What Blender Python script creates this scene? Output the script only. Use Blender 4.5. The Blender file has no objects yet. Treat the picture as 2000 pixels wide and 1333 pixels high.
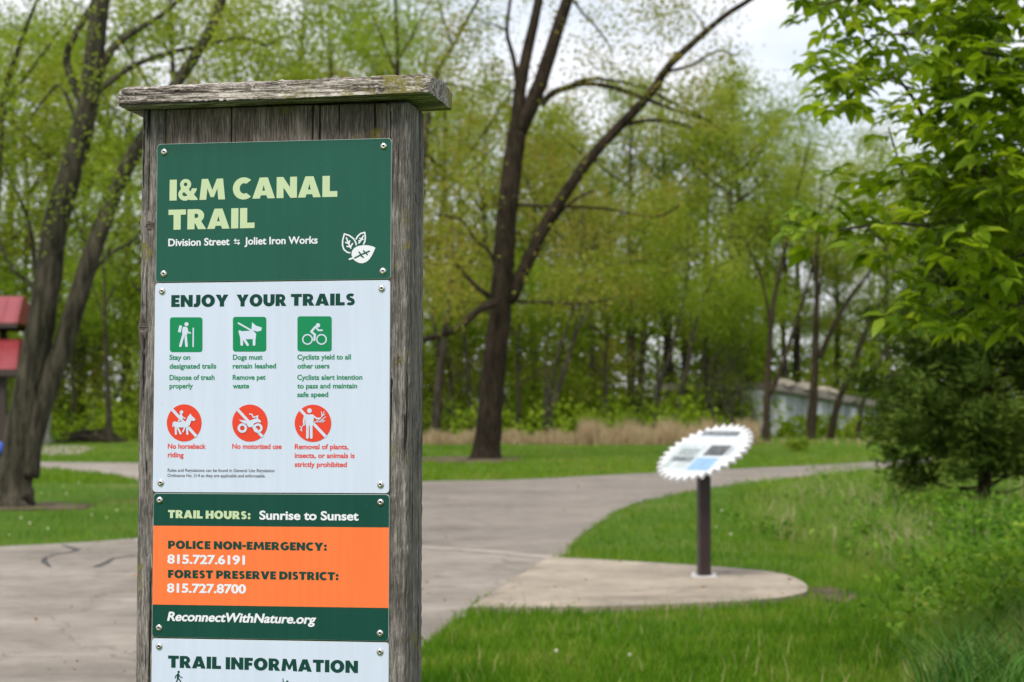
import bpy, math, random
import numpy as np
from mathutils import Vector, Matrix
from mathutils.geometry import tessellate_polygon

scene = bpy.context.scene
COL = scene.collection
R = math.radians

# ------------------------------------------------------------------ camera
F, CX, CY, HZ, EYE = 4050.0, 1000.0, 666.5, 780.0, 1.35     # focal length etc. in photo pixels (2000 wide)
PITCH = math.atan((HZ - CY) / F)
cam = bpy.data.cameras.new('camera')
cam.sensor_width = 36.0
cam.lens = 36.0 * F / 2000.0
cam.clip_start = 0.05
cam.clip_end = 3000
cam_ob = bpy.data.objects.new('camera', cam)
COL.objects.link(cam_ob)
cam_ob.location = (0, 0, EYE)
cam_ob.rotation_euler = (R(90) + PITCH, 0, 0)
cam.dof.use_dof = True
cam.dof.focus_distance = 3.46
cam.dof.aperture_fstop = 9.0
scene.camera = cam_ob

# ------------------------------------------------------------------ light
SUN_EL, SUN_AZ = R(52), R(205)       # azimuth measured clockwise from +Y; behind the camera, a little to the left
world = bpy.data.worlds.new('World')
scene.world = world
world.use_nodes = True
wn, wl = world.node_tree.nodes, world.node_tree.links
bg = wn['Background']
bg.inputs[1].default_value = 0.1
sky = wn.new('ShaderNodeTexSky')
sky.sky_type = 'NISHITA'
sky.sun_disc = False
sky.sun_elevation = SUN_EL
sky.sun_rotation = SUN_AZ
sky.air_density = 1.0
sky.dust_density = 1.5
tc = wn.new('ShaderNodeTexCoord')
mp = wn.new('ShaderNodeMapping')
mp.inputs['Scale'].default_value = (1, 1, 2.6)
ns = wn.new('ShaderNodeTexNoise')
ns.inputs['Scale'].default_value = 5.5
ns.inputs['Detail'].default_value = 6
rp = wn.new('ShaderNodeValToRGB')
rp.color_ramp.elements[0].position = 0.34
rp.color_ramp.elements[0].color = (0.5, 0.5, 0.5, 1)
rp.color_ramp.elements[1].position = 0.52
mx = wn.new('ShaderNodeMix')
mx.data_type = 'RGBA'
wl.new(tc.outputs['Generated'], mp.inputs[0])
wl.new(mp.outputs[0], ns.inputs['Vector'])
wl.new(ns.outputs[0], rp.inputs[0])
wl.new(rp.outputs[0], mx.inputs[0])
wl.new(sky.outputs[0], mx.inputs[6])
mx.inputs[7].default_value = (7.9, 8.05, 8.6, 1)      # cloud
wl.new(mx.outputs[2], bg.inputs[0])
sun = bpy.data.lights.new('sun', 'SUN')
sun.energy = 2.7
sun.angle = R(24)
sun.color = (1.0, 0.94, 0.84)
sun_ob = bpy.data.objects.new('sun', sun)
COL.objects.link(sun_ob)
sd = Vector((math.sin(SUN_AZ) * math.cos(SUN_EL), math.cos(SUN_AZ) * math.cos(SUN_EL), math.sin(SUN_EL)))
sun_ob.rotation_euler = sd.to_track_quat('Z', 'Y').to_euler()
sun_ob.location = sd * 50

scene.view_settings.view_transform = 'Standard'
scene.view_settings.look = 'None'
scene.view_settings.exposure = 0.5
scene.view_settings.gamma = 1.0
scene.cycles.max_bounces = 8
scene.cycles.diffuse_bounces = 4
scene.cycles.transmission_bounces = 6
scene.cycles.use_denoising = True

# ------------------------------------------------------------------ pixel helpers
CF = np.array([0, math.cos(PITCH), math.sin(PITCH)])
CU = np.array([0, -math.sin(PITCH), math.cos(PITCH)])
CR = np.array([1.0, 0, 0])
CAM = np.array([0, 0, EYE])

def ray(px, py):
    return CF + CR * ((px - CX) / F) + CU * (-(py - CY) / F)

def P(px, py, y):
    """world point at the photo pixel, at world distance y ahead of the camera"""
    d = ray(px, py)
    return CAM + d * (y / d[1])

def G(px, py, z=0.0):
    """ground point under the photo pixel"""
    d = ray(px, py)
    return CAM + d * ((z - EYE) / d[2])

def proj(p):
    d = np.asarray(p, float) - CAM
    w = d @ CF
    return CX + F * (d @ CR) / w, CY - F * (d @ CU) / w

def inpoly(x, y, poly):
    x = np.asarray(x); y = np.asarray(y)
    ins = np.zeros(x.shape, bool)
    n = len(poly)
    for i in range(n):
        x0, y0 = poly[i][0], poly[i][1]
        x1, y1 = poly[(i + 1) % n][0], poly[(i + 1) % n][1]
        c = (y0 > y) != (y1 > y)
        with np.errstate(divide='ignore', invalid='ignore'):
            xx = (x1 - x0) * (y - y0) / ((y1 - y0) if y1 != y0 else 1e-9) + x0
        ins ^= c & (x < xx)
    return ins

# ------------------------------------------------------------------ object helpers
def tag(o, label=None, cat=None, group=None, kind=None):
    if label: o['label'] = label
    if cat: o['category'] = cat
    if group: o['group'] = group
    if kind: o['kind'] = kind
    return o

def empty(name, loc, label=None, cat=None, group=None, rz=0.0):
    o = bpy.data.objects.new(name, None)
    o.empty_display_size = 0.2
    COL.objects.link(o)
    o.location = loc
    o.rotation_euler = (0, 0, rz)
    return tag(o, label, cat, group)

def link_mesh(name, me, parent=None):
    o = bpy.data.objects.new(name, me)
    COL.objects.link(o)
    if parent is not None: o.parent = parent
    return o

def mesh_np(name, V, faces, mats, parent=None, smooth=False):
    """V (N,3); faces: (M,k) array of one face size"""
    V = np.asarray(V, np.float32); faces = np.asarray(faces, np.int32)
    me = bpy.data.meshes.new(name)
    m, k = faces.shape
    me.vertices.add(len(V)); me.vertices.foreach_set('co', V.ravel())
    me.loops.add(m * k); me.loops.foreach_set('vertex_index', faces.ravel())
    me.polygons.add(m)
    me.polygons.foreach_set('loop_start', np.arange(0, m * k, k, dtype=np.int32))
    me.update(calc_edges=True)
    me.validate()
    if smooth: me.polygons.foreach_set('use_smooth', np.ones(m, bool))
    for mt in (mats if isinstance(mats, (list, tuple)) else [mats]): me.materials.append(mt)
    return link_mesh(name, me, parent)

class MB:
    def __init__(self): self.v = []; self.f = []; self.m = []; self.s = []
    def add(self, vs, fs, mi=0, smooth=False):
        b = len(self.v)
        self.v += [tuple(map(float, p)) for p in vs]
        for f in fs:
            self.f.append([b + i for i in f]); self.m.append(mi); self.s.append(smooth)
    def box(self, lo, hi, mi=0):
        (a, b, c), (d, e, f) = lo, hi
        self.add([(a,b,c),(d,b,c),(d,e,c),(a,e,c),(a,b,f),(d,b,f),(d,e,f),(a,e,f)],
                 [(0,3,2,1),(4,5,6,7),(0,1,5,4),(1,2,6,5),(2,3,7,6),(3,0,4,7)], mi)
    def tube(self, pts, rad, n=8, mi=0, cap=True, smooth=True, jitter=0.0, rng=None):
        pts = [np.asarray(p, float) for p in pts]
        rings = []
        ref = np.array([0.3, 0.9, 0.1])
        for i, p in enumerate(pts):
            t = pts[min(i + 1, len(pts) - 1)] - pts[max(i - 1, 0)]
            t = t / (np.linalg.norm(t) + 1e-9)
            a = np.cross(t, ref)
            if np.linalg.norm(a) < 0.1: a = np.cross(t, [1, 0, 0])
            a /= np.linalg.norm(a); b = np.cross(t, a)
            r = rad[i] if hasattr(rad, '__len__') else rad
            ring = []
            for k in range(n):
                an = 2 * math.pi * k / n
                rr = r * (1 + (rng.uniform(-jitter, jitter) if rng is not None else 0))
                ring.append(p + (a * math.cos(an) + b * math.sin(an)) * rr)
            rings.append(ring)
        vs = [v for r_ in rings for v in r_]
        fs = []
        for i in range(len(pts) - 1):
            for k in range(n):
                k2 = (k + 1) % n
                fs.append((i*n+k, i*n+k2, (i+1)*n+k2, (i+1)*n+k))
        if cap:
            fs.append(tuple(range(n))[::-1]); fs.append(tuple((len(pts)-1)*n + k for k in range(n)))
        self.add(vs, fs, mi, smooth)
    def build(self, name, mats, parent=None):
        me = bpy.data.meshes.new(name)
        me.from_pydata(self.v, [], self.f)
        for mt in (mats if isinstance(mats, (list, tuple)) else [mats]): me.materials.append(mt)
        me.polygons.foreach_set('material_index', self.m)
        me.polygons.foreach_set('use_smooth', self.s)
        me.update()
        return link_mesh(name, me, parent)

# ------------------------------------------------------------------ materials
MATS = {}
def nodes_of(name):
    m = bpy.data.materials.new(name)
    m.use_nodes = True
    MATS[name] = m
    nt = m.node_tree
    return m, nt.nodes, nt.links, nt.nodes['Principled BSDF']

def ramp(n, stops):
    r = n.new('ShaderNodeValToRGB')
    cr = r.color_ramp
    while len(cr.elements) < len(stops): cr.elements.new(0.5)
    for e, (p, c) in zip(cr.elements, stops):
        e.position = p; e.color = (*c, 1)
    return r

def noise(n, l, vec, scale, detail=4, rough=0.55, sc=None, dist=0.0):
    t = n.new('ShaderNodeTexNoise')
    t.inputs['Scale'].default_value = scale
    t.inputs['Detail'].default_value = detail
    t.inputs['Roughness'].default_value = rough
    t.inputs['Distortion'].default_value = dist
    if sc is not None:
        mp = n.new('ShaderNodeMapping'); mp.inputs['Scale'].default_value = sc
        l.new(vec, mp.inputs[0]); vec = mp.outputs[0]
    l.new(vec, t.inputs['Vector'])
    return t.outputs['Fac']

def mixc(n, l, fac, a, b, mode='MIX'):
    m = n.new('ShaderNodeMix'); m.data_type = 'RGBA'; m.blend_type = mode
    for s, v in ((0, fac), (6, a), (7, b)):
        if isinstance(v, (int, float)): m.inputs[s].default_value = v
        elif isinstance(v, tuple): m.inputs[s].default_value = (*v, 1)
        else: l.new(v, m.inputs[s])
    return m.outputs[2]

def bump(n, l, h, strength, dist, bsdf, normal_in=None):
    b = n.new('ShaderNodeBump')
    b.inputs['Strength'].default_value = strength
    b.inputs['Distance'].default_value = dist
    l.new(h, b.inputs['Height'])
    if normal_in is not None: l.new(normal_in, b.inputs['Normal'])
    l.new(b.outputs[0], bsdf.inputs['Normal'])
    return b.outputs[0]

def plain(name, col, rough=0.5, metal=0.0, spec=0.5, var=0.08, vscale=8, streak=0.0):
    m, n, l, b = nodes_of(name)
    tcn = n.new('ShaderNodeTexCoord')
    f = noise(n, l, tcn.outputs['Object'], vscale, 4)
    r = ramp(n, [(0.3, tuple(c * (1 - var) for c in col)), (0.7, tuple(min(1, c * (1 + var)) for c in col))])
    l.new(f, r.inputs[0]); out = r.outputs[0]
    if streak > 0:                                         # faint rain runs, dust and specks of dirt
        sk = noise(n, l, tcn.outputs['Object'], 60, 4, 0.6, (1, 1, 0.05))
        rk = ramp(n, [(0.42, (1 - streak,)*3), (0.6, (1, 1, 1))]); l.new(sk, rk.inputs[0])
        out = mixc(n, l, 1.0, out, rk.outputs[0], 'MULTIPLY')
        dt = noise(n, l, tcn.outputs['Object'], 260, 2, 0.5)
        rd_ = ramp(n, [(0.73, (0, 0, 0)), (0.76, (1, 1, 1))]); l.new(dt, rd_.inputs[0])
        out = mixc(n, l, rd_.outputs[0], out, (0.16, 0.14, 0.11))
        rr_ = ramp(n, [(0.3, (rough*.8,)*3), (0.7, (min(1, rough*1.35),)*3)]); l.new(sk, rr_.inputs[0])
        l.new(rr_.outputs[0], b.inputs['Roughness'])
    l.new(out, b.inputs['Base Color'])
    b.inputs['Roughness'].default_value = rough
    b.inputs['Metallic'].default_value = metal
    b.inputs['Specular IOR Level'].default_value = spec
    return m

def wood(name, axis, dark, mid, light, moss=0.0, mosscol=(0.16, 0.15, 0.02), rough=0.85, grain=1.0, spread=0.117):
    """weathered timber; grain runs along the object's axis (0 = x, 2 = z)"""
    m, n, l, b = nodes_of(name)
    tcn = n.new('ShaderNodeTexCoord'); v = tcn.outputs['Object']
    geo = n.new('ShaderNodeNewGeometry')
    sc_f = [1, 1, 1]; sc_f[axis] = 0.075
    sc_m = [1, 1, 1]; sc_m[axis] = 0.06
    fine = noise(n, l, v, 430 * grain, 6, 0.75, tuple(sc_f), 0.15)
    med = noise(n, l, v, 90 * grain, 5, 0.6, tuple(sc_m), 0.4)
    big = noise(n, l, v, 14, 4, 0.6)
    crack_n = noise(n, l, v, 130 * grain, 3, 0.5, tuple([1 if i != axis else 0.03 for i in range(3)]), 0.3)
    speck = noise(n, l, v, 700, 2, 0.6)
    add = n.new('ShaderNodeMath'); add.operation = 'MULTIPLY_ADD'
    l.new(fine, add.inputs[0]); add.inputs[1].default_value = 0.68
    mm = n.new('ShaderNodeMath'); mm.operation = 'MULTIPLY'; l.new(med, mm.inputs[0]); mm.inputs[1].default_value = 0.32
    l.new(mm.outputs[0], add.inputs[2])
    r = ramp(n, [(0.5 - spread, dark), (0.5, mid), (0.5 + spread, light)])
    l.new(add.outputs[0], r.inputs[0])
    rb = ramp(n, [(0.3, (0.62, 0.6, 0.58)), (0.7, (1.15, 1.13, 1.1))])
    l.new(big, rb.inputs[0])
    c = mixc(n, l, 1.0, r.outputs[0], rb.outputs[0], 'MULTIPLY')
    rc = ramp(n, [(0.34, (1, 1, 1)), (0.385, (0, 0, 0))])
    l.new(crack_n, rc.inputs[0])
    c = mixc(n, l, rc.outputs[0], c, tuple(x * 0.22 for x in dark))
    # a separate tint for every board
    rt = ramp(n, [(0.0, (0.80, 0.78, 0.77)), (1.0, (1.12, 1.07, 1.03))])
    oi = n.new('ShaderNodeObjectInfo'); l.new(oi.outputs['Random'], rt.inputs[0])
    c = mixc(n, l, 1.0, c, rt.outputs[0], 'MULTIPLY')
    if moss > 0:
        mo = noise(n, l, v, 38, 6, 0.7)
        mo2 = noise(n, l, v, 9, 2, 0.5)
        mu = n.new('ShaderNodeMath'); mu.operation = 'ADD'
        l.new(mo, mu.inputs[0]); l.new(mo2, mu.inputs[1])
        rm = ramp(n, [(0.59 - 0.08 * moss + 0.0, (0, 0, 0)), (0.66 - 0.08 * moss, (1, 1, 1))])
        hv = n.new('ShaderNodeMath'); hv.operation = 'MULTIPLY'; l.new(mu.outputs[0], hv.inputs[0]); hv.inputs[1].default_value = 0.5
        l.new(hv.outputs[0], rm.inputs[0])
        rs = ramp(n, [(0.4, mosscol), (0.6, (mosscol[0]*1.9, mosscol[1]*1.7, mosscol[2]*1.2))])
        l.new(speck, rs.inputs[0])
        c = mixc(n, l, rm.outputs[0], c, rs.outputs[0])
    l.new(c, b.inputs['Base Color'])
    b.inputs['Roughness'].default_value = rough
    b.inputs['Specular IOR Level'].default_value = 0.25
    hh = n.new('ShaderNodeMath'); hh.operation = 'MULTIPLY_ADD'
    l.new(add.outputs[0], hh.inputs[0]); hh.inputs[1].default_value = 1.0
    sub = n.new('ShaderNodeMath'); sub.operation = 'MULTIPLY'; l.new(rc.outputs[0], sub.inputs[0]); sub.inputs[1].default_value = -0.6
    l.new(sub.outputs[0], hh.inputs[2])
    bump(n, l, hh.outputs[0], 0.8, 0.0022, b)
    return m

def leafmat(name, cols, trans=0.45, rough=0.5, spec=0.08, pos=0.0):
    """leaf colours vary from leaf to leaf; light passes through"""
    m, n, l, b = nodes_of(name)
    geo = n.new('ShaderNodeNewGeometry')
    r = ramp(n, [(i / (len(cols) - 1), c) for i, c in enumerate(cols)])
    fac = geo.outputs['Random Per Island']
    if pos > 0:                                            # patches of drier and lusher growth over the ground
        tcn = n.new('ShaderNodeTexCoord')
        nz = noise(n, l, tcn.outputs['Object'], pos, 4, 0.65)
        m1 = n.new('ShaderNodeMath'); m1.operation = 'MULTIPLY_ADD'; l.new(fac, m1.inputs[0]); m1.inputs[1].default_value = 0.6
        m2 = n.new('ShaderNodeMath'); m2.operation = 'MULTIPLY_ADD'; l.new(nz, m2.inputs[0]); m2.inputs[1].default_value = 2.2; m2.inputs[2].default_value = -0.95
        l.new(m2.outputs[0], m1.inputs[2]); fac = m1.outputs[0]
    l.new(fac, r.inputs[0])
    l.new(r.outputs[0], b.inputs['Base Color'])
    b.inputs['Roughness'].default_value = rough
    b.inputs['Specular IOR Level'].default_value = spec
    tr = n.new('ShaderNodeBsdfTranslucent')
    tint = mixc(n, l, 1.0, r.outputs[0], (1.25, 1.2, 0.6), 'MULTIPLY')
    l.new(tint, tr.inputs[0])
    ms = n.new('ShaderNodeMixShader'); ms.inputs[0].default_value = trans
    l.new(b.outputs[0], ms.inputs[1]); l.new(tr.outputs[0], ms.inputs[2])
    l.new(ms.outputs[0], n['Material Output'].inputs[0])
    return m

def bark(name, dark, light, scale=1.0):
    m, n, l, b = nodes_of(name)
    tcn = n.new('ShaderNodeTexCoord'); v = tcn.outputs['Object']
    f = noise(n, l, v, 14 * scale, 6, 0.65, (1, 1, 0.18), 0.5)
    g = noise(n, l, v, 2.0 * scale, 3, 0.5)
    r = ramp(n, [(0.38, dark), (0.62, light)])
    l.new(f, r.inputs[0])
    rg = ramp(n, [(0.35, (0.75, 0.78, 0.7)), (0.7, (1.15, 1.12, 1.1))])
    l.new(g, rg.inputs[0])
    l.new(mixc(n, l, 1.0, r.outputs[0], rg.outputs[0], 'MULTIPLY'), b.inputs['Base Color'])
    b.inputs['Roughness'].default_value = 0.92
    b.inputs['Specular IOR Level'].default_value = 0.15
    bump(n, l, f, 0.9, 0.03, b)
    return m

def paving(name, base, var, specks, patch=1.2, rough=0.9):
    m, n, l, b = nodes_of(name)
    tcn = n.new('ShaderNodeTexCoord'); v = tcn.outputs['Object']
    big = noise(n, l, v, patch, 5, 0.6)
    mid = noise(n, l, v, patch * 7, 5, 0.65)
    fine = noise(n, l, v, 95, 3, 0.7)
    r = ramp(n, [(0.32, tuple(c * (1 - var) for c in base)), (0.68, tuple(c * (1 + var) for c in base))])
    l.new(big, r.inputs[0])
    r2 = ramp(n, [(0.3, (0.84, 0.83, 0.82)), (0.7, (1.14, 1.13, 1.12))]); l.new(mid, r2.inputs[0])
    r3 = ramp(n, [(0.3, (1 - specks,) * 3), (0.7, (1 + specks,) * 3)]); l.new(fine, r3.inputs[0])
    c = mixc(n, l, 1.0, r.outputs[0], r2.outputs[0], 'MULTIPLY')
    c = mixc(n, l, 1.0, c, r3.outputs[0], 'MULTIPLY')
    vor = n.new('ShaderNodeTexVoronoi'); vor.feature = 'DISTANCE_TO_EDGE'; vor.inputs['Scale'].default_value = 0.42
    wv = n.new('ShaderNodeVectorMath'); wv.operation = 'ADD'
    wn_ = n.new('ShaderNodeTexNoise'); wn_.inputs['Scale'].default_value = 1.6; wn_.inputs['Detail'].default_value = 6
    l.new(v, wn_.inputs['Vector']); l.new(v, wv.inputs[0]); l.new(wn_.outputs['Color'], wv.inputs[1]); l.new(wv.outputs[0], vor.inputs['Vector'])
    rv = ramp(n, [(0.0, (0.45, 0.44, 0.42)), (0.007, (1, 1, 1))]); l.new(vor.outputs['Distance'], rv.inputs[0])
    c = mixc(n, l, 0.75, c, rv.outputs[0], 'MULTIPLY')
    st = noise(n, l, v, 0.9, 7, 0.72)
    rs_ = ramp(n, [(0.34, (0.72, 0.71, 0.70)), (0.47, (1, 1, 1))]); l.new(st, rs_.inputs[0])
    c = mixc(n, l, 1.0, c, rs_.outputs[0], 'MULTIPLY')
    l.new(c, b.inputs['Base Color'])
    b.inputs['Roughness'].default_value = rough
    b.inputs['Specular IOR Level'].default_value = 0.25
    bump(n, l, fine, 0.5, 0.004, b)
    return m

def soil(name, a, bcol, c3, scale=0.6):
    m, n, l, b = nodes_of(name)
    tcn = n.new('ShaderNodeTexCoord'); v = tcn.outputs['Object']
    f = noise(n, l, v, scale, 6, 0.65); g = noise(n, l, v, 22, 5, 0.7)
    r = ramp(n, [(0.35, a), (0.55, bcol), (0.72, c3)]); l.new(f, r.inputs[0])
    r2 = ramp(n, [(0.3, (0.6, 0.6, 0.6)), (0.7, (1.3, 1.3, 1.3))]); l.new(g, r2.inputs[0])
    l.new(mixc(n, l, 1.0, r.outputs[0], r2.outputs[0], 'MULTIPLY'), b.inputs['Base Color'])
    b.inputs['Roughness'].default_value = 1.0
    b.inputs['Specular IOR Level'].default_value = 0.1
    bump(n, l, g, 0.8, 0.05, b)
    return m

M_post = wood('post_timber', 2, (0.045, 0.043, 0.041), (0.13, 0.125, 0.121), (0.33, 0.325, 0.32), moss=0.15, mosscol=(0.10, 0.095, 0.03))
M_plank = wood('plank_timber', 2, (0.045, 0.038, 0.034), (0.135, 0.118, 0.108), (0.30, 0.275, 0.26), moss=0.5, mosscol=(0.10, 0.092, 0.016))
M_cap = wood('cap_timber', 0, (0.045, 0.038, 0.032), (0.27, 0.25, 0.23), (0.78, 0.76, 0.735), moss=0.75, mosscol=(0.12, 0.115, 0.03), grain=0.8, spread=0.075)
M_green = plain('panel_dark_green', (0.008, 0.080, 0.054), 0.30, spec=0.26, var=0.05, vscale=5, streak=0.07)
M_green2 = plain('panel_deep_green', (0.006, 0.056, 0.040), 0.45, spec=0.13, var=0.05, vscale=5, streak=0.07)
M_white = plain('panel_white', (0.50, 0.57, 0.695), 0.38, spec=0.3, var=0.02, vscale=5, streak=0.03)
M_orange = plain('panel_orange', (0.80, 0.165, 0.045), 0.42, spec=0.2, var=0.025, vscale=4, streak=0.07)
M_lime = plain('ink_pale_lime', (0.44, 0.54, 0.335), 0.45, spec=0.15, var=0.02)
M_inkw = plain('ink_white', (0.63, 0.655, 0.70), 0.45, spec=0.15, var=0.02)
M_inkdg = plain('ink_dark_green', (0.006, 0.048, 0.036), 0.5, spec=0.1, var=0.02)
M_inkg = plain('ink_green', (0.008, 0.20, 0.080), 0.5, spec=0.12, var=0.02)
M_inkr = plain('ink_red', (0.62, 0.052, 0.026), 0.5, spec=0.12, var=0.02)
M_inkb = plain('ink_black', (0.03, 0.03, 0.035), 0.5, var=0.02)
M_edge = plain('panel_edge', (0.35, 0.42, 0.40), 0.5)
M_steel = plain('stainless_steel', (0.62, 0.60, 0.57), 0.28, metal=1.0)
M_dark = plain('socket_dark', (0.03, 0.03, 0.03), 0.6)
M_brown = plain('brown_painted_steel', (0.022, 0.012, 0.011), 0.45, var=0.15)
M_blade = plain('white_painted_metal', (0.56, 0.565, 0.585), 0.5, spec=0.25, var=0.04, streak=0.03)
M_pale = plain('graphic_pale', (0.47, 0.51, 0.55), 0.5, spec=0.25, var=0.05, streak=0.07)
M_mist = plain('graphic_mist', (0.36, 0.41, 0.41), 0.5, spec=0.25, var=0.25, vscale=12)
M_grey = plain('graphic_grey', (0.14, 0.155, 0.165), 0.5, spec=0.2, var=0.5, vscale=25)
M_gdark = plain('graphic_dark_grey', (0.07, 0.075, 0.075), 0.5, var=0.6, vscale=28)
M_blue = plain('graphic_blue', (0.20, 0.33, 0.66), 0.5, spec=0.2, var=0.08)
M_roof = plain('red_metal_roof', (0.22, 0.032, 0.038), 0.36, var=0.1, vscale=2)
M_roofdk = plain('dark_brown_beam', (0.03, 0.018, 0.015), 0.7)
M_stone = plain('rough_grey_stone', (0.30, 0.28, 0.25), 0.9, var=0.35, vscale=9)
M_bin = plain('blue_plastic', (0.01, 0.06, 0.42), 0.4)
M_binb = plain('dark_plastic', (0.02, 0.02, 0.025), 0.6)

M_knot = wood('knot_timber', 0, (0.03, 0.025, 0.02), (0.10, 0.088, 0.078), (0.24, 0.22, 0.20))
def concrete_wall_mat():
    m, n, l, b = nodes_of('stained_concrete')
    tcn = n.new('ShaderNodeTexCoord'); v = tcn.outputs['Object']
    st = noise(n, l, v, 2.6, 5, 0.6, (1, 1, 0.22))
    f = noise(n, l, v, 5, 5, 0.6)
    r = ramp(n, [(0.36, (0.19, 0.19, 0.20)), (0.5, (0.52, 0.54, 0.58))]); l.new(st, r.inputs[0])
    r2 = ramp(n, [(0.3, (0.8, 0.8, 0.8)), (0.7, (1.15, 1.15, 1.15))]); l.new(f, r2.inputs[0])
    l.new(mixc(n, l, 1.0, r.outputs[0], r2.outputs[0], 'MULTIPLY'), b.inputs['Base Color'])
    b.inputs['Roughness'].default_value = 0.95
    return m
M_conc = concrete_wall_mat()
M_coping = plain('concrete_coping', (0.20, 0.175, 0.155), 0.9, var=0.35, vscale=3)
M_asphalt = paving('old_asphalt', (0.198, 0.175, 0.152), 0.16, 0.30, 0.55)
M_apron = paving('worn_concrete', (0.228, 0.202, 0.174), 0.26, 0.22, 0.7)
M_pad = paving('pad_concrete', (0.285, 0.245, 0.195), 0.24, 0.18, 1.3)
M_joint = paving('pale_joint', (0.32, 0.285, 0.25), 0.15, 0.15, 3)
M_tar = plain('tar_seal', (0.03, 0.03, 0.03), 0.6)
M_path2 = paving('far_path_asphalt', (0.26, 0.23, 0.20), 0.12, 0.2, 0.5)
M_ground = soil('lawn_soil', (0.055, 0.125, 0.012), (0.085, 0.155, 0.018), (0.17, 0.17, 0.055), 0.30)
M_mulch = soil('mulch_litter', (0.07, 0.055, 0.035), (0.14, 0.11, 0.075), (0.22, 0.19, 0.13), 2.5)
M_bark_c = bark('dark_bark', (0.011, 0.008, 0.005), (0.042, 0.031, 0.021))
M_bark_l = bark('grey_brown_bark', (0.018, 0.0165, 0.011), (0.076, 0.068, 0.050))
M_bark_g = bark('grey_bark', (0.02, 0.017, 0.012), (0.07, 0.06, 0.046))
M_bark_r = bark('red_brown_bark', (0.017, 0.013, 0.008), (0.06, 0.046, 0.03))
GR = [(0.040, 0.115, 0.005), (0.068, 0.165, 0.007), (0.10, 0.21, 0.010), (0.16, 0.245, 0.024), (0.25, 0.245, 0.085)]
M_grass = leafmat('mown_grass', GR, 0.4, 0.6, 0.08, 0.9)
M_grassfar = leafmat('far_grass', [(0.085, 0.18, 0.010), (0.12, 0.225, 0.014), (0.16, 0.24, 0.025), (0.26, 0.25, 0.08)], 0.4, 0.7, 0.05, 0.35)
M_tall = leafmat('tall_grass', [(0.06, 0.155, 0.012), (0.10, 0.21, 0.02), (0.16, 0.26, 0.04), (0.24, 0.29, 0.08), (0.42, 0.37, 0.22)], 0.4, 0.6, 0.1, 1.3)
M_stalk = leafmat('grass_stalk', [(0.16, 0.22, 0.04), (0.26, 0.29, 0.09), (0.34, 0.28, 0.15)], 0.35, 0.6, 0.2)
M_weed = leafmat('weed_leaf', [(0.035, 0.10, 0.008), (0.07, 0.17, 0.012), (0.12, 0.25, 0.02), (0.18, 0.31, 0.035), (0.28, 0.36, 0.07)], 0.4, 0.6, 0.1, pos=1.1)
M_dead = leafmat('dead_grass', [(0.34, 0.27, 0.17), (0.46, 0.39, 0.27), (0.55, 0.50, 0.38)], 0.3, 0.8, 0.05)
M_litter = leafmat('fallen_leaf', [(0.10, 0.06, 0.03), (0.20, 0.13, 0.06), (0.35, 0.16, 0.05), (0.14, 0.16, 0.04)], 0.1, 0.8)
M_sedge = leafmat('blue_green_grass', [(0.028, 0.085, 0.012), (0.055, 0.145, 0.022), (0.11, 0.22, 0.045)], 0.35, 0.5, 0.1, pos=1.5)
M_dry = leafmat('dry_grass', [(0.24, 0.17, 0.105), (0.36, 0.27, 0.18), (0.47, 0.37, 0.26), (0.24, 0.23, 0.10)], 0.35, 0.8, 0.05, pos=1.2)
M_spring = leafmat('spring_leaf', [(0.075, 0.13, 0.008), (0.15, 0.225, 0.015), (0.22, 0.30, 0.028), (0.29, 0.345, 0.05), (0.34, 0.33, 0.07)], 0.45, pos=0.38)
M_fresh = leafmat('fresh_green_leaf', [(0.07, 0.13, 0.008), (0.13, 0.215, 0.013), (0.19, 0.29, 0.022), (0.26, 0.345, 0.037), (0.32, 0.37, 0.065)], 0.5, pos=0.38)
M_bud = leafmat('bronze_bud_leaf', [(0.12, 0.15, 0.015), (0.19, 0.235, 0.025), (0.25, 0.265, 0.04), (0.28, 0.23, 0.05), (0.27, 0.175, 0.06)], 0.45, pos=0.5)
M_under = leafmat('undergrowth_leaf', [(0.09, 0.15, 0.008), (0.14, 0.225, 0.012), (0.20, 0.30, 0.020), (0.27, 0.355, 0.035), (0.32, 0.34, 0.07)], 0.5, pos=0.30)
M_maple = leafmat('compound_leaf', [(0.05, 0.105, 0.004), (0.10, 0.18, 0.006), (0.17, 0.27, 0.010), (0.25, 0.36, 0.020), (0.36, 0.45, 0.045)], 0.5, 0.45, 0.18, pos=1.6)
M_cedar = leafmat('cedar_spray', [(0.020, 0.042, 0.006), (0.044, 0.080, 0.011), (0.075, 0.118, 0.017), (0.13, 0.175, 0.027)], 0.2, 0.7, 0.05, pos=1.4)
M_fluff = leafmat('dandelion_fluff', [(0.7, 0.7, 0.68), (0.8, 0.8, 0.78)], 0.4, 0.9, 0.1)
M_stem = leafmat('plant_stem', [(0.12, 0.18, 0.04), (0.18, 0.18, 0.06)], 0.2)
M_shrub = leafmat('bramble_leaf', [(0.075, 0.17, 0.010), (0.12, 0.24, 0.014), (0.18, 0.32, 0.022), (0.28, 0.38, 0.04)], 0.45, 0.5, 0.15)

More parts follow.
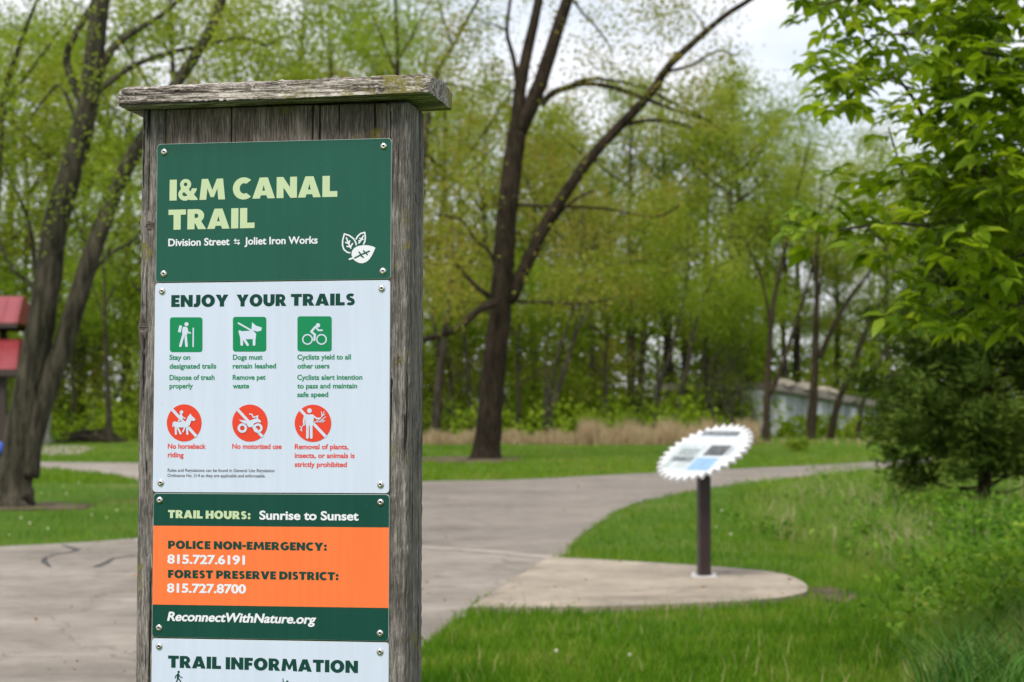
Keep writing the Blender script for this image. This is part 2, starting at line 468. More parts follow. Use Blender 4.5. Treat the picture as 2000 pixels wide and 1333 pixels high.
# ------------------------------------------------------------------ ground, paths
def sheet(name, poly, z, mats, extra=(), kind='structure', parent=None):
    """flat polygon sheet at height z; extra = [(polygon, dz, material index)]"""
    mb = MB()
    for pl, dz, mi in [(poly, 0.0, 0)] + list(extra):
        pl = [Vector((p[0], p[1], 0)) for p in pl]
        tris = tessellate_polygon([pl])
        vs = [(p.x, p.y, z + dz) for p in pl]
        out = []
        for t in tris:
            a, b, c = (pl[i] for i in t)
            out.append(tuple(t) if (b - a).cross(c - a).z > 0 else (t[0], t[2], t[1]))
        mb.add(vs, out, mi)
    o = mb.build(name, mats)
    if kind: o['kind'] = kind
    return o

def smooth_poly(pts, n=4):
    """Catmull-Rom through an open list of points"""
    pts = [np.asarray(p, float)[:2] for p in pts]
    out = []
    for i in range(len(pts) - 1):
        p0, p1, p2, p3 = pts[max(i-1, 0)], pts[i], pts[i+1], pts[min(i+2, len(pts)-1)]
        for k in range(n):
            t = k / n
            out.append(0.5 * ((2*p1) + (-p0+p2)*t + (2*p0-5*p1+4*p2-p3)*t*t + (-p0+3*p1-3*p2+p3)*t**3))
    out.append(pts[-1])
    return out

def wobble(pts, amp, rng):
    return [np.array([p[0] + rng.uniform(-amp, amp), p[1] + rng.uniform(-amp, amp)]) for p in pts]

rg = np.random.RandomState(4)
ext = 1500
sheet('ground', [(-ext, -200), (ext, -200), (ext, ext), (-ext, ext)], 0.0, [M_ground])

top_edge = smooth_poly([G(*p) for p in [(-500,1090),(0,1068),(262,1052),(450,1020),(620,975),(740,950),(830,941),(1000,938),(1180,929),(1400,918),(1620,908),(1740,900),(1900,888),(2300,868)]], 5)
low_edge = smooth_poly([G(*p) for p in [(2300,880),(1900,901),(1740,916),(1560,935),(1440,948),(1359,959),(1285,975),(1235,988),(1172,1025),(1127,1058),(1106,1087),(1072,1098)]], 5)
near_edge = smooth_poly([G(1072,1098), G(993,1149), G(915,1199), G(870,1234), G(825,1267), (-0.62,10.2), (-0.95,8.2), (-1.5,5.5), (-2.6,2.0)], 5)
low_edge = wobble(low_edge, 0.03, rg); near_edge = wobble(near_edge, 0.02, rg)
path_poly = list(top_edge) + list(low_edge) + list(near_edge[1:]) + [np.array((-14.0, 2.0)), np.array((-14.0, 17.0))]
sheet('path', path_poly, 0.004, [M_asphalt])
# worn concrete apron in front of the asphalt, with pale joints and black tar repairs
ap_top = [G(*p)[:2] for p in [(-500,1092),(0,1070.5),(262,1055),(500,1053),(700,1060),(825,1068),(960,1077),(1092,1091)]]
apron_poly = [p for p in ap_top] + [G(1071,1098.4)[:2]] + [p for p in near_edge[1:]] + [np.array((-13.8, 2.0)), np.array((-13.8, 16.9))]
def strip_px(pts, w):
    g = [G(*p)[:2] for p in pts]
    L, Rr = [], []
    for i, p in enumerate(g):
        t = g[min(i+1, len(g)-1)] - g[max(i-1, 0)]; t = t / np.linalg.norm(t)
        nn = np.array([-t[1], t[0]]) * w[i] / 2
        L.append(p + nn); Rr.append(p - nn)
    return L + Rr[::-1]
extras = [
    (strip_px([(262,1058),(500,1056),(825,1071.5),(960,1080),(1085,1092)], [0.22]*5), 0.004, 1),
    (strip_px([(120,1066),(135,1071),(152,1076),(140,1080),(105,1086),(88,1092),(86,1100),(98,1110)], [.015,.04,.055,.03,.02,.035,.05,.02]), 0.004, 2),
    (strip_px([(186,1110),(205,1103),(222,1093),(262,1087),(300,1083)], [.05,.06,.03,.02,.015]), 0.004, 2),
    (strip_px([(915,1197),(955,1172),(993,1149),(1035,1122),(1066,1101)], [.04,.035,.04,.03,.03]), 0.004, 3),
]
M_mossj = plain('mossy_joint', (0.14, 0.17, 0.05), 0.95, var=0.4, vscale=14)
sheet('pavement', apron_poly, 0.008, [M_apron, M_joint, M_tar, M_mossj], extras)
pad_edge = smooth_poly([G(*p) for p in [(1070,1099),(1160,1103),(1250,1108.5),(1400,1118),(1510,1129),(1560,1144),(1578,1161),(1560,1174),(1480,1185),(1300,1194),(1100,1199),(918,1200)]], 5)
padm = MB()
pv = [Vector((p[0], p[1], 0)) for p in pad_edge]
tr = tessellate_polygon([pv]); k0 = len(pv)
padm.add([(p.x, p.y, 0.045) for p in pv], [tuple(t) if (pv[t[1]]-pv[t[0]]).cross(pv[t[2]]-pv[t[0]]).z > 0 else (t[0], t[2], t[1]) for t in tr])
padm.add([(p.x, p.y, 0.045) for p in pv] + [(p.x, p.y, -0.05) for p in pv], [(i, (i+1) % k0, k0+(i+1) % k0, k0+i) for i in range(k0)])
pad = padm.build('concrete_pad', M_pad); pad['kind'] = 'structure'
farp = strip_px([(-500,903),(0,908),(150,909),(265,913),(420,925),(560,948)], [3.6,3.6,3.4,3.4,3.6,4.0])
sheet('far_path', farp, 0.0045, [M_path2])
sheet('gravel_area', [G(*p) for p in [(58,889),(150,888),(186,876),(160,871),(60,872)]], 0.006, [M_path2])
def blob(cx, cy, rx, ry, n, rng):
    return [(cx + rx*math.cos(2*math.pi*i/n)*rng.uniform(.8,1.15), cy + ry*math.sin(2*math.pi*i/n)*rng.uniform(.8,1.15)) for i in range(n)]
BT = G(945, 897); LT = G(28, 990)
sheet('mulch_patch', blob(BT[0]-0.35, BT[1]-0.6, 1.35, 2.6, 22, rg), 0.012, [M_mulch])
sheet('mulch_patch', blob(LT[0]+0.1, LT[1]-0.1, 1.0, 1.0, 22, rg), 0.012, [M_mulch])
SB = G(1612, 1163)
sheet('soil_patch', blob(SB[0], SB[1], 0.22, 0.6, 20, rg), 0.010, [M_mulch])
NO_GRASS = [blob(SB[0], SB[1], 0.12, 0.3, 14, rg), [(p[0], p[1]) for p in path_poly], [(p[0], p[1]) for p in pad_edge], [(p[0], p[1]) for p in farp], blob(BT[0]-0.35, BT[1]-0.6, 1.15, 2.2, 22, rg), blob(LT[0]+0.1, LT[1]-0.1, 0.8, 0.8, 22, rg)]

# ------------------------------------------------------------------ the trail kiosk
KZ = 1.368
KM = (Matrix.Rotation(-0.17667432, 3, 'Z') @ Matrix.Rotation(-0.02904559, 3, 'X') @ Matrix.Rotation(-0.00310875, 3, 'Y'))
KA = np.array(KM)
KT = np.array([-0.4000573, 3.44374316, 1.36728233]) - KA @ np.array([0, 0, KZ])
kiosk = empty('trail_kiosk', (0, 0, 0), 'weathered grey timber trail kiosk carrying stacked green, white and orange sign panels', 'trail sign')
kiosk.matrix_world = Matrix.Translation(Vector(KT)) @ KM.to_4x4()

def S(px, py, yl=0.0):
    """photo pixel -> point (x, z) on the kiosk's own plane y = yl"""
    o = KA.T @ (CAM - KT); d = KA.T @ ray(px, py)
    t = (yl - o[1]) / d[1]
    p = o + d * t
    return p[0], p[2]

def rough_board(name, lo, hi, mat, parent, seg=(2, 2, 12), amp=0.001, bev=0.003, rng=None, fn=None):
    """a board with slightly uneven faces and softened edges, as one grid-built closed mesh"""
    rng = rng or np.random.RandomState(1)
    lo = np.array(lo, float); hi = np.array(hi, float)
    nx, ny, nz = seg
    def ax(a, b, n):
        return np.concatenate([[a, a + bev], np.linspace(a + bev, b - bev, n + 1)[1:-1], [b - bev, b]])
    X, Y, Z = ax(lo[0], hi[0], nx), ax(lo[1], hi[1], ny), ax(lo[2], hi[2], nz)
    idx = {}; vs = []; fs = []
    def vid(i, j, k):
        key = (i, j, k)
        if key not in idx:
            p = np.array([X[i], Y[j], Z[k]])
            e = [i in (0, len(X)-1), j in (0, len(Y)-1), k in (0, len(Z)-1)]
            c = (lo + hi) / 2
            if sum(e) >= 2:                                  # pull edges in: a chamfer
                for a in range(3):
                    if e[a]: p[a] += np.sign(c[a] - p[a]) * bev * 0.55
            p = p + rng.uniform(-amp, amp, 3)
            if fn is not None: p = fn(p)
            idx[key] = len(vs); vs.append(p)
        return idx[key]
    I, J, K = len(X) - 1, len(Y) - 1, len(Z) - 1
    for a in range(I):
        for c in range(K):
            fs.append((vid(a,0,c), vid(a+1,0,c), vid(a+1,0,c+1), vid(a,0,c+1)))
            fs.append((vid(a,J,c), vid(a,J,c+1), vid(a+1,J,c+1), vid(a+1,J,c)))
    for b in range(J):
        for c in range(K):
            fs.append((vid(0,b,c), vid(0,b,c+1), vid(0,b+1,c+1), vid(0,b+1,c)))
            fs.append((vid(I,b,c), vid(I,b+1,c), vid(I,b+1,c+1), vid(I,b,c+1)))
    for a in range(I):
        for b in range(J):
            fs.append((vid(a,b,0), vid(a,b+1,0), vid(a+1,b+1,0), vid(a+1,b,0)))
            fs.append((vid(a,b,K), vid(a+1,b,K), vid(a+1,b+1,K), vid(a,b+1,K)))
    mb = MB(); mb.add(vs, fs, 0, False)
    return mb.build(name, mat, parent)

kr = np.random.RandomState(21)
ZTOP = S(540, 193, -0.045)[1] - 0.002                      # top of the posts, under the cap
xl0 = S(271, 774, 0.003)[0]; xr1 = S(799.5, 500, 0.003)[0]
PD = 0.112                                      # depth of the posts
def knot_post(knots):
    def fn(p):
        for kx, kz, r_, h in knots:
            d2 = ((p[2] - kz) / r_) ** 2
            if d2 < 6 and abs(p[0] - kx) < 0.012:
                p = p + np.array([h * math.exp(-d2), 0, 0])
        return p
    return fn
kz1 = S(272, 645, 0.003)[1]; kz2 = S(276, 440, 0.003)[1]; kz3 = S(265, 850, .003)[1]
rough_board('post', (xl0, 0.003, -0.05), (xl0 + 0.040, PD, ZTOP), M_post, kiosk, (3, 4, 160), 0.0007, 0.0035, kr, knot_post([(xl0, kz1, 0.022, -0.0035), (xl0, kz2, 0.014, -0.0015), (xl0, kz3, .02, -.001)]))
rough_board('post', (xr1 - 0.040, 0.0032, -0.05), (xr1, PD, ZTOP), M_post, kiosk, (3, 4, 160), 0.0007, 0.0045, kr)
s1 = S(450.5, 240, 0.006)[0]; s2 = S(623.5, 240, 0.006)[0]
for a, b_ in ((xl0 + 0.0402, s1 - 0.0005), (s1 + 0.0016, s2 - 0.0012), (s2 + 0.0016, xr1 - 0.0402)):
    rough_board('plank', (a, 0.0062 + kr.uniform(0, 0.0012), -0.03), (b_, 0.030, ZTOP - 0.001), M_plank, kiosk, (4, 1, 60), 0.0004, 0.002, kr)
    rough_board('plank', (a, PD - 0.027, -0.03), (b_, PD - 0.004, ZTOP - 0.001), M_plank, kiosk, (4, 1, 30), 0.0004, 0.002, kr)
# knots in the posts: raised rings round a dark heart
def knot(x, z, yface, rx, rz, side=False, hole=False):
    mb = MB()
    n = 18
    jit = kr.uniform(.75, 1.25, n)
    prof = [(1.0, 0.0), (0.78, 0.0007), (0.55, 0.0004), (0.38, 0.0006), (0.15, 0.0001)] if not hole else [(1.0, 0.0), (0.9, 0.0009), (0.75, 0.0002)]
    vs = []
    for q, h in prof:
        for k in range(n):
            an = 2*math.pi*k/n
            jj = jit[k]*kr.uniform(.97, 1.03)
            if side: vs.append((yface + h, x + rx*q*jj*math.cos(an), z + rz*q*jj*math.sin(an)))
            else: vs.append((x + rx*q*jj*math.cos(an), yface - h, z + rz*q*jj*math.sin(an)))
    fs = []
    for i in range(len(prof)-1):
        for k in range(n):
            f = (i*n+k, i*n+(k+1) % n, (i+1)*n+(k+1) % n, (i+1)*n+k)
            fs.append(f)
    mb.add(vs, fs, 0, True)
    mb.add([vs[(len(prof)-1)*n+k] for k in range(n)], [tuple(range(n))], 1)
    return mb.build('knot', [M_post if hole else M_knot, M_dark], kiosk)
knot(S(280, 643)[0], kz1, 0.0026, 0.008, 0.012)
knot(S(291, 440)[0], S(291, 440)[1], 0.0026, 0.008, 0.008)
knot(0.055, S(815, 372, 0.055)[1], xr1 + 0.0006, 0.016, 0.019, side=True, hole=True)

# cap board: flat underneath, weathered front edge, top sloping up to a ridge
def cap_board():
    xa = S(228, 190, -0.045)[0]; xb = S(838, 168, -0.045)[0]
    zb = S(540, 193, -0.045)[1]
    ys = [-0.045, -0.045, -0.036, 0.0, 0.045, 0.09, 0.130, 0.136, 0.136]
    hs = [0.0, 0.0255, 0.0315, 0.0365, 0.040, 0.0405, 0.038, 0.033, 0.0]
    n = 130
    rr = np.random.RandomState(8)
    vs = []; fs = []; m = len(ys)
    low = rr.uniform(-1, 1, 40)
    for i in range(n + 1):
        t = i / n
        x = xa + (xb - xa) * t
        end = 0.005 * max(0, 1 - min(t, 1 - t) / 0.02)
        for j in range(m):
            w = np.interp(t * 39, np.arange(40), low) * 0.0011
            big = j in (1, 2)
            dz = (rr.uniform(-0.0013, 0.0013) + w if hs[j] > 0.01 else rr.uniform(-0.0004, 0.0004)) - (end if hs[j] > 0.02 else -end*0.1)
            dy = rr.uniform(-0.0009, 0.0009) + (end if ys[j] < 0 else 0) + (w if big else 0)
            vs.append((x + rr.uniform(-0.0008, 0.0008), ys[j] + dy, zb + hs[j] + dz + (x) * 0.0135))
    for i in range(n):
        for j in range(m):
            j2 = (j + 1) % m
            fs.append((i*m+j, (i+1)*m+j, (i+1)*m+j2, i*m+j2))
    fs = [tuple(reversed(f)) for f in fs]
    fs.append(tuple(range(m))); fs.append(tuple(reversed([n*m + j for j in range(m)])))
    mb = MB(); mb.add(vs, fs)
    o = mb.build('cap_board', M_cap, kiosk)
    o['label'] = 'lichen covered cap board with a pale splintered edge'
cap_board()

# ---- sign panels
def panel(tl, tr, br, bl, mat, label, thick=0.003, rad=0.006, bands=(), yf=0.0):
    c = [S(*p) for p in (tl, tr, br, bl)]
    x0 = (c[0][0] + c[3][0]) / 2; x1 = (c[1][0] + c[2][0]) / 2
    z1 = (c[0][1] + c[1][1]) / 2; z0 = (c[2][1] + c[3][1]) / 2
    pts = []
    for cx_, cz_, a0 in ((x1-rad, z1-rad, 0), (x0+rad, z1-rad, 90), (x0+rad, z0+rad, 180), (x1-rad, z0+rad, 270)):
        for k in range(7):
            an = R(a0 + 15*k); pts.append((cx_ + rad*math.cos(an), cz_ + rad*math.sin(an)))
    n = len(pts); cxm, czm = (x0+x1)/2, (z0+z1)/2
    e = 0.0006
    inner = [(p[0] + np.sign(cxm-p[0])*e, p[1] + np.sign(czm-p[1])*e) for p in pts]
    vs = [(p[0], yf, p[1]) for p in inner] + [(p[0], yf + e, p[1]) for p in pts] + [(p[0], yf + thick, p[1]) for p in pts]
    mb = MB()
    mb.add(vs, [tuple(reversed(range(n)))], 0)
    mb.add(vs, [(i, (i+1) % n, n+(i+1) % n, n+i) for i in range(n)] + [(n+i, n+(i+1) % n, 2*n+(i+1) % n, 2*n+i) for i in range(n)], 1)
    mb.add(vs[2*n:], [tuple(range(n))], 1)
    for (za, zb_, mi) in bands:
        mb.add([(x0+0.0004, yf-0.0002, za), (x1-0.0004, yf-0.0002, za), (x1-0.0004, yf-0.0002, zb_), (x0+0.0004, yf-0.0002, zb_)], [(0,1,2,3)], mi)
    o = mb.build('sign_panel', [mat, M_edge, M_orange], kiosk)
    o['label'] = label
    return o, (x0, x1, z0, z1)

p1, b1 = panel((307,282), (765,270), (763,546.5), (304,550.5), M_green, 'green title panel with pale lime lettering and a leaf emblem')
p2, b2 = panel((301.5,553.5), (762,547.5), (760.5,965), (299,961.5), M_white, 'white rules panel with green squares and red circles')
zo1 = S(530, 1029)[1]; zo2 = S(530, 1184.5)[1]
p3, b3 = panel((299.5,963.5), (760.5,966.5), (759.3,1253.5), (297,1244.5), M_green2, 'dark green panel with an orange band of phone numbers', bands=[(zo2, zo1, 2)])
p4, b4 = panel((296.5,1246.5), (759.3,1256), (758,1640), (292,1622), M_white, 'white trail information panel, lowest of the four')

def screw(px, py, parent):
    x, z = S(px, py)
    mb = MB(); n = 20
    prof = [(0.0060, 0.0), (0.0060, -0.0006), (0.0055, -0.0017), (0.0043, -0.0027), (0.0026, -0.0031), (0.0020, -0.0031), (0.0018, -0.0012)]
    vs = [(x + r_*math.cos(2*math.pi*k/n), y_, z + r_*math.sin(2*math.pi*k/n)) for r_, y_ in prof for k in range(n)]
    fs = [(i*n+k, (i+1)*n+k, (i+1)*n+(k+1) % n, i*n+(k+1) % n) for i in range(len(prof)-1) for k in range(n)]
    mb.add(vs, fs, 0, True)
    mb.add(vs[-n:], [tuple(reversed(range(n)))], 1)
    mb.build('screw', [M_steel, M_dark], parent)
def z1_(x, y): return 220 + x*0.33, 130 + y*0.33
def z2_(x, y): return 220 + x*0.33, 540 + y*0.33
def z3_(x, y): return 220 + x*0.33, 930 + y*0.33
for q in ((306,507), (1604,472), (303,1228), (1600,1212)): screw(*z1_(*q), p1)
for q in ((293,88), (1593,72), (285,1222), (1586,1233)): screw(*z2_(*q), p2)
for q in ((279,143), (1586,156), (275,899), (1583,931)): screw(*z3_(*q), p3)
for q in ((276,1008), (1583,1041)): screw(*z3_(*q), p4)

# ---- heavy display capitals, drawn as outlines (cap height 100)
def arc(cx, cy, rx, ry, a0, a1, n=14):
    return [(cx + rx*math.cos(R(a0 + (a1-a0)*i/n)), cy + ry*math.sin(R(a0 + (a1-a0)*i/n))) for i in range(n+1)]
def stroke_outline(c, w):
    c = [np.array(p, float) for p in c]; L = []; Rr = []
    for i, p in enumerate(c):
        t = c[min(i+1, len(c)-1)] - c[max(i-1, 0)]; t /= np.linalg.norm(t)
        nn = np.array([-t[1], t[0]]) * w[i] / 2
        L.append(tuple(p + nn)); Rr.append(tuple(p - nn))
    return L + Rr[::-1]
GL = {}
GL['I'] = (36, [[[(0,0),(36,0),(36,100),(0,100)]]])
GL['T'] = (88, [[[(26,0),(62,0),(62,74),(88,74),(88,100),(0,100),(0,74),(26,74)]]])
GL['L'] = (73, [[[(0,0),(73,0),(73,27),(36,27),(36,100),(0,100)]]])
GL['A'] = (112, [[[(0,0),(37,0),(42,15),(70,15),(75,0),(112,0),(76,100),(36,100)], [(49,37),(63,37),(56,64)]]])
GL['N'] = (100, [[[(0,0),(34,0),(34,50),(68,0),(100,0),(100,100),(66,100),(66,50),(32,100),(0,100)]]])
GL['M'] = (128, [[[(0,0),(34,0),(39,54),(56,12),(72,12),(89,54),(94,0),(128,0),(117,100),(86,100),(64,46),(42,100),(11,100)]]])
GL['H'] = (98, [[[(0,0),(36,0),(36,37),(62,37),(62,0),(98,0),(98,100),(62,100),(62,63),(36,63),(36,100),(0,100)]]])
GL['E'] = (70, [[[(0,0),(70,0),(70,26),(35,26),(35,38),(64,38),(64,62),(35,62),(35,74),(69,74),(69,100),(0,100)]]])
GL['F'] = (68, [[[(0,0),(36,0),(36,35),(63,35),(63,60),(36,60),(36,74),(68,74),(68,100),(0,100)]]])
GL['V'] = (108, [[[(36,0),(72,0),(108,100),(71,100),(54,46),(37,100),(0,100)]]])
GL['Y'] = (106, [[[(35,0),(71,0),(71,38),(106,100),(67,100),(53,68),(39,100),(0,100),(35,38)]]])
GL['O'] = (112, [[arc(56,50,56,53,0,360,36)[:-1], arc(56,50,20,26,0,360,26)[:-1]]])
GL['C'] = (92, [[arc(54,50,54,53,48,312,28) + arc(56,50,22,25,300,60,18)]])
GL['G'] = (104, [[arc(55,50,55,53,46,318,28) + [(101,20),(101,58),(56,58),(56,37),(68,37),(68,28)] + arc(56,50,21,26,290,62,18)]])
GL['D'] = (102, [[[(0,0),(44,0)] + arc(46,50,56,50,-90,90,20) + [(44,100),(0,100)], [(36,27),(44,27)] + arc(45,50,20,23,-90,90,14) + [(44,73),(36,73)]]])
GL['P'] = (84, [[[(0,0),(36,0),(36,30),(48,30)] + arc(48,65,36,35,-90,90,16) + [(0,100)], [(36,55),(45,55)] + arc(45,66,10,11,-90,90,10) + [(36,77)]]])
GL['R'] = (95, [[[(0,0),(36,0),(36,29),(40,29),(54,0),(95,0),(71,37)] + arc(48,67,36,33,-52,90,14) + [(0,100)], [(36,56),(45,56)] + arc(45,66.5,10,10.5,-90,90,10) + [(36,77)]]])
GL['U'] = (98, [[[(0,100),(0,40)] + arc(49,42,49,44,180,360,22) + [(98,100),(62,100),(62,42)] + arc(49,42,13,15,0,-180,12) + [(36,100)]]])
GL['J'] = (56, [[[(20,100),(20,38),(18,29),(11,25),(3,27),(-2,1),(10,-3)] + arc(20,36,36,39,-85,0,10) + [(56,100)]]])
sc_ = arc(41,71,23,17,35,180,12) + [(19,66),(24,58),(34,53),(46,48),(55,42),(59,34)] + arc(36,29,23,17,10,-150,14)
GL['S'] = (78, [[stroke_outline(sc_, [25]*8 + [28]*(len(sc_)-16) + [25]*8)]])
GL['&'] = (98, [[[(96,0),(58,0),(53,5)] + arc(34,29,34,31,-55,-222,20) + [(13,55),(11,62)] + arc(36,76,28,26,200,-42,20) + [(52,52),(62,41),(67,56),(93,56),(90,44),(78,27),(97,6)], arc(36,76,9,9,0,360,14)[:-1], [(28,40),(20,32),(21,24),(30,19),(42,21),(46,24)]]])
GL[':'] = (34, [[arc(17,17,17,17,0,360,18)[:-1]], [arc(17,62,17,17,0,360,18)[:-1]]])
GL['-'] = (46, [[[(0,34),(46,34),(46,58),(0,58)]]])

def place(tris_v, tris_f, w0, cap0, xpx0, ypx0, xpx1, ypx1, cap_px, mb, yl, mi=0, slant=0.0):
    """fit flat letter shapes (x 0..w0, cap height cap0) between two baseline points of the panel"""
    xa, za = S(xpx0, ypx0); xb, zb = S(xpx1, ypx1)
    zc = S(xpx0, ypx0 - cap_px)[1] - za
    k = (xb - xa) / w0
    vs = []
    for x, z in tris_v:
        xx = xa + x * k + slant * z / cap0 * zc
        vs.append((xx, yl, za + (zb - za) * (x / w0) + z / cap0 * zc))
    mb.add(vs, tris_f, mi)

def face_front(vs, fs):
    """order the triangles so that they face -y (x right, z up)"""
    out = []
    for f in fs:
        a, b, c = (vs[i] for i in f[:3])
        out.append(tuple(f) if (b[0]-a[0])*(c[1]-a[1]) - (b[1]-a[1])*(c[0]-a[0]) > 0 else tuple(reversed(f)))
    return out

def heavy(s, x0, y0, x1, y1, cap, L_, yl, mi=0, track=8.0):
    mb = MB()
    x = 0.0; V = []; Fc = []
    for ch in s:
        if ch == ' ': x += 30; continue
        w, groups = GL[ch]
        if ch in 'AVTY' and s.find(ch) > 0: x -= 3
        for g in groups:
            pl = [[Vector((p[0], p[1], 0)) for p in c] for c in g]
            flat = [p for c in pl for p in c]
            b = len(V)
            V += [(p.x + x, p.y) for p in flat]
            Fc += [tuple(i + b for i in t) for t in tessellate_polygon(pl)]
        x += w + track
    x -= track
    place(V, face_front(V, Fc), x, 100.0, x0, y0, x1, y1, cap, mb, yl, 0)
    mb.build('lettering', L_[1][mi], L_[0])

_fc = {}
def font_mesh(s, off):
    if (s, off) in _fc: return _fc[(s, off)]
    cu = bpy.data.curves.new('lettering_source', 'FONT')
    cu.body = s; cu.size = 1.0; cu.offset = off; cu.resolution_u = 6; cu.fill_mode = 'FRONT'
    ob = bpy.data.objects.new('lettering_source', cu)
    COL.objects.link(ob)
    bpy.context.view_layer.update()
    me = bpy.data.meshes.new_from_object(ob.evaluated_get(bpy.context.evaluated_depsgraph_get()))
    vs = [(v.co.x, v.co.y) for v in me.vertices]; fs = [tuple(p.vertices) for p in me.polygons]
    bpy.data.objects.remove(ob); bpy.data.curves.remove(cu); bpy.data.meshes.remove(me)
    _fc[(s, off)] = (vs, fs)
    return vs, fs

def letters(s, x0, y0, x1, y1, cap, L_, yl, mi=0, off=0.018, bold=0.0, slant=0.0):
    mb = MB()
    vs, fs = font_mesh(s, off)
    hv, _ = font_mesh('H', off)
    H = max(v[1] for v in hv); base = min(v[1] for v in hv)
    xm = min(v[0] for v in vs); xM = max(v[0] for v in vs)
    v2 = [(x - xm, z - base) for x, z in vs]
    sh = [(0, 0)] if bold == 0 else [(0, 0), (bold, 0), (-bold, 0), (0, bold*0.7), (0, -bold*0.7)]
    fs = face_front(v2, fs)
    for i, (dx, dz) in enumerate(sh):
        v3 = [(x + dx, z + dz) for x, z in v2]
        place(v3, fs, xM - xm, H - base, x0, y0, x1, y1, cap, mb, yl - i*0.00003, 0, slant)
    mb.build('lettering', L_[1][mi], L_[0])

L = (p1, [M_lime, M_inkw])   # title panel
heavy('I&M CANAL', *z1_(337,795), *z1_(1330,772), 40.6, L, -0.0004, 0)
heavy('TRAIL', *z1_(330,968), *z1_(840,957), 39.2, L, -0.0004, 0)
letters('Division Street', *z1_(330,1065), *z1_(692,1058), 14.4, L, -0.0004, 1, bold=0.010)
letters('Joliet Iron Works', *z1_(781,1056), *z1_(1213,1049), 14.4, L, -0.0004, 1, bold=0.010)
def shape(mb, pts, mp, yl, mi):
    pl = [Vector((p[0], p[1], 0)) for p in pts]
    V = [S(*mp(*p)) for p in pts]
    mb.add([(v[0], yl, v[1]) for v in V], face_front(V, tessellate_polygon([pl])), mi)
_k = [0]
def lay(y):
    _k[0] = (_k[0] + 1) % 14
    return y - _k[0] * 0.00002
def line(mb, pts, w, mp, yl, mi, cap=True):
    c = [np.array(p, float) for p in pts]
    for a, b in zip(c[:-1], c[1:]):
        t = (b - a) / (np.linalg.norm(b - a) + 1e-9); an = math.degrees(math.atan2(t[1], t[0]))
        pl = arc(b[0], b[1], w/2, w/2, an-90, an+90, 8) + arc(a[0], a[1], w/2, w/2, an+90, an+270, 8) if cap else \
             [tuple(a + np.array([-t[1], t[0]])*w/2), tuple(a - np.array([-t[1], t[0]])*w/2), tuple(b - np.array([-t[1], t[0]])*w/2), tuple(b + np.array([-t[1], t[0]])*w/2)]
        shape(mb, pl, mp, lay(yl), mi)
def disc(mb, cx, cy, rx, ry, mp, yl, mi, n=36):
    shape(mb, arc(cx, cy, rx, ry, 0, 360, n)[:-1], mp, lay(yl), mi)
def ring(mb, cx, cy, r, w, mp, yl, mi, n=36):
    o = arc(cx, cy, r, r, 0, 360, n); i_ = arc(cx, cy, r-w, r-w, 0, 360, n)
    y = lay(yl)
    for k in range(n):
        V = [S(*mp(*p)) for p in (o[k], o[k+1], i_[k+1], i_[k])]
        mb.add([(v[0], y, v[1]) for v in V], face_front(V, [(0,1,2,3)]), mi)
# the two little arrows between the names
for y0_, sg_ in ((1030, 1), (1047, -1)):
    mb = MB()
    xt = 720 if sg_ > 0 else 752
    line(mb, [(722,y0_),(750,y0_)], 5, z1_, -0.0004, 0)
    line(mb, [(xt,y0_),(xt + 9*sg_,y0_ - 8)], 5, z1_, -0.0004, 0); line(mb, [(xt,y0_),(xt + 9*sg_,y0_ + 8)], 5, z1_, -0.0004, 0)
    mb.build('arrow', M_inkw, p1)
E1 = MB()  # leaf emblem
def leaf_curve(tip, base, bulge, n=14):
    tip = np.array(tip, float); base = np.array(base, float)
    d = base - tip; nn = np.array([-d[1], d[0]])
    a = [tip + d*t + nn*bulge*math.sin(math.pi*t**0.8)*(1-0.15*t) for t in np.linspace(0, 1, n)]
    b = [tip + d*t - nn*bulge*math.sin(math.pi*t**0.8)*(1-0.15*t) for t in np.linspace(1, 0, n)]
    return a + b
lw = 8.5
def path_from(pts, mb): line(mb, [tuple(p) for p in pts], lw, z1_, -0.0004, 0)
path_from([(1372,992),(1362,1030),(1361,1060),(1370,1085),(1388,1100),(1404,1104)], E1)
path_from([(1372,992),(1402,1002),(1428,1022),(1440,1044),(1442,1056)], E1)
path_from([(1492,983),(1468,990),(1450,1006),(1442,1022)], E1)
path_from([(1492,983),(1496,1010),(1494,1034),(1486,1052)], E1)
path_from([(1384,1016),(1396,1046),(1410,1076)], E1); path_from([(1398,1050),(1380,1042)], E1); path_from([(1398,1050),(1404,1034)], E1); path_from([(1406,1068),(1388,1066)], E1); path_from([(1408,1070),(1420,1050)], E1)
path_from([(1484,1004),(1470,1030),(1458,1046)], E1); path_from([(1473,1024),(1464,1018)], E1); path_from([(1472,1026),(1482,1024)], E1); path_from([(1466,1036),(1458,1032)], E1)
shape(E1, [(1556,1074),(1540,1066),(1510,1059),(1480,1059),(1452,1064),(1430,1076),(1417,1094),(1414,1116),(1420,1130),(1400,1138),(1396,1142),(1402,1147),(1424,1140),(1436,1152),(1458,1164),(1480,1166),(1502,1158),(1520,1143),(1534,1122),(1546,1098)], z1_, -0.0008, 0)
for q in ([(1520,1094),(1478,1112),(1434,1134)], [(1496,1104),(1486,1092)], [(1498,1104),(1508,1114)], [(1472,1115),(1460,1100)], [(1468,1118),(1484,1130)]):
    line(E1, q, 8, z1_, -0.0012, 1)
E1.build('emblem', [M_inkw, M_green], p1)

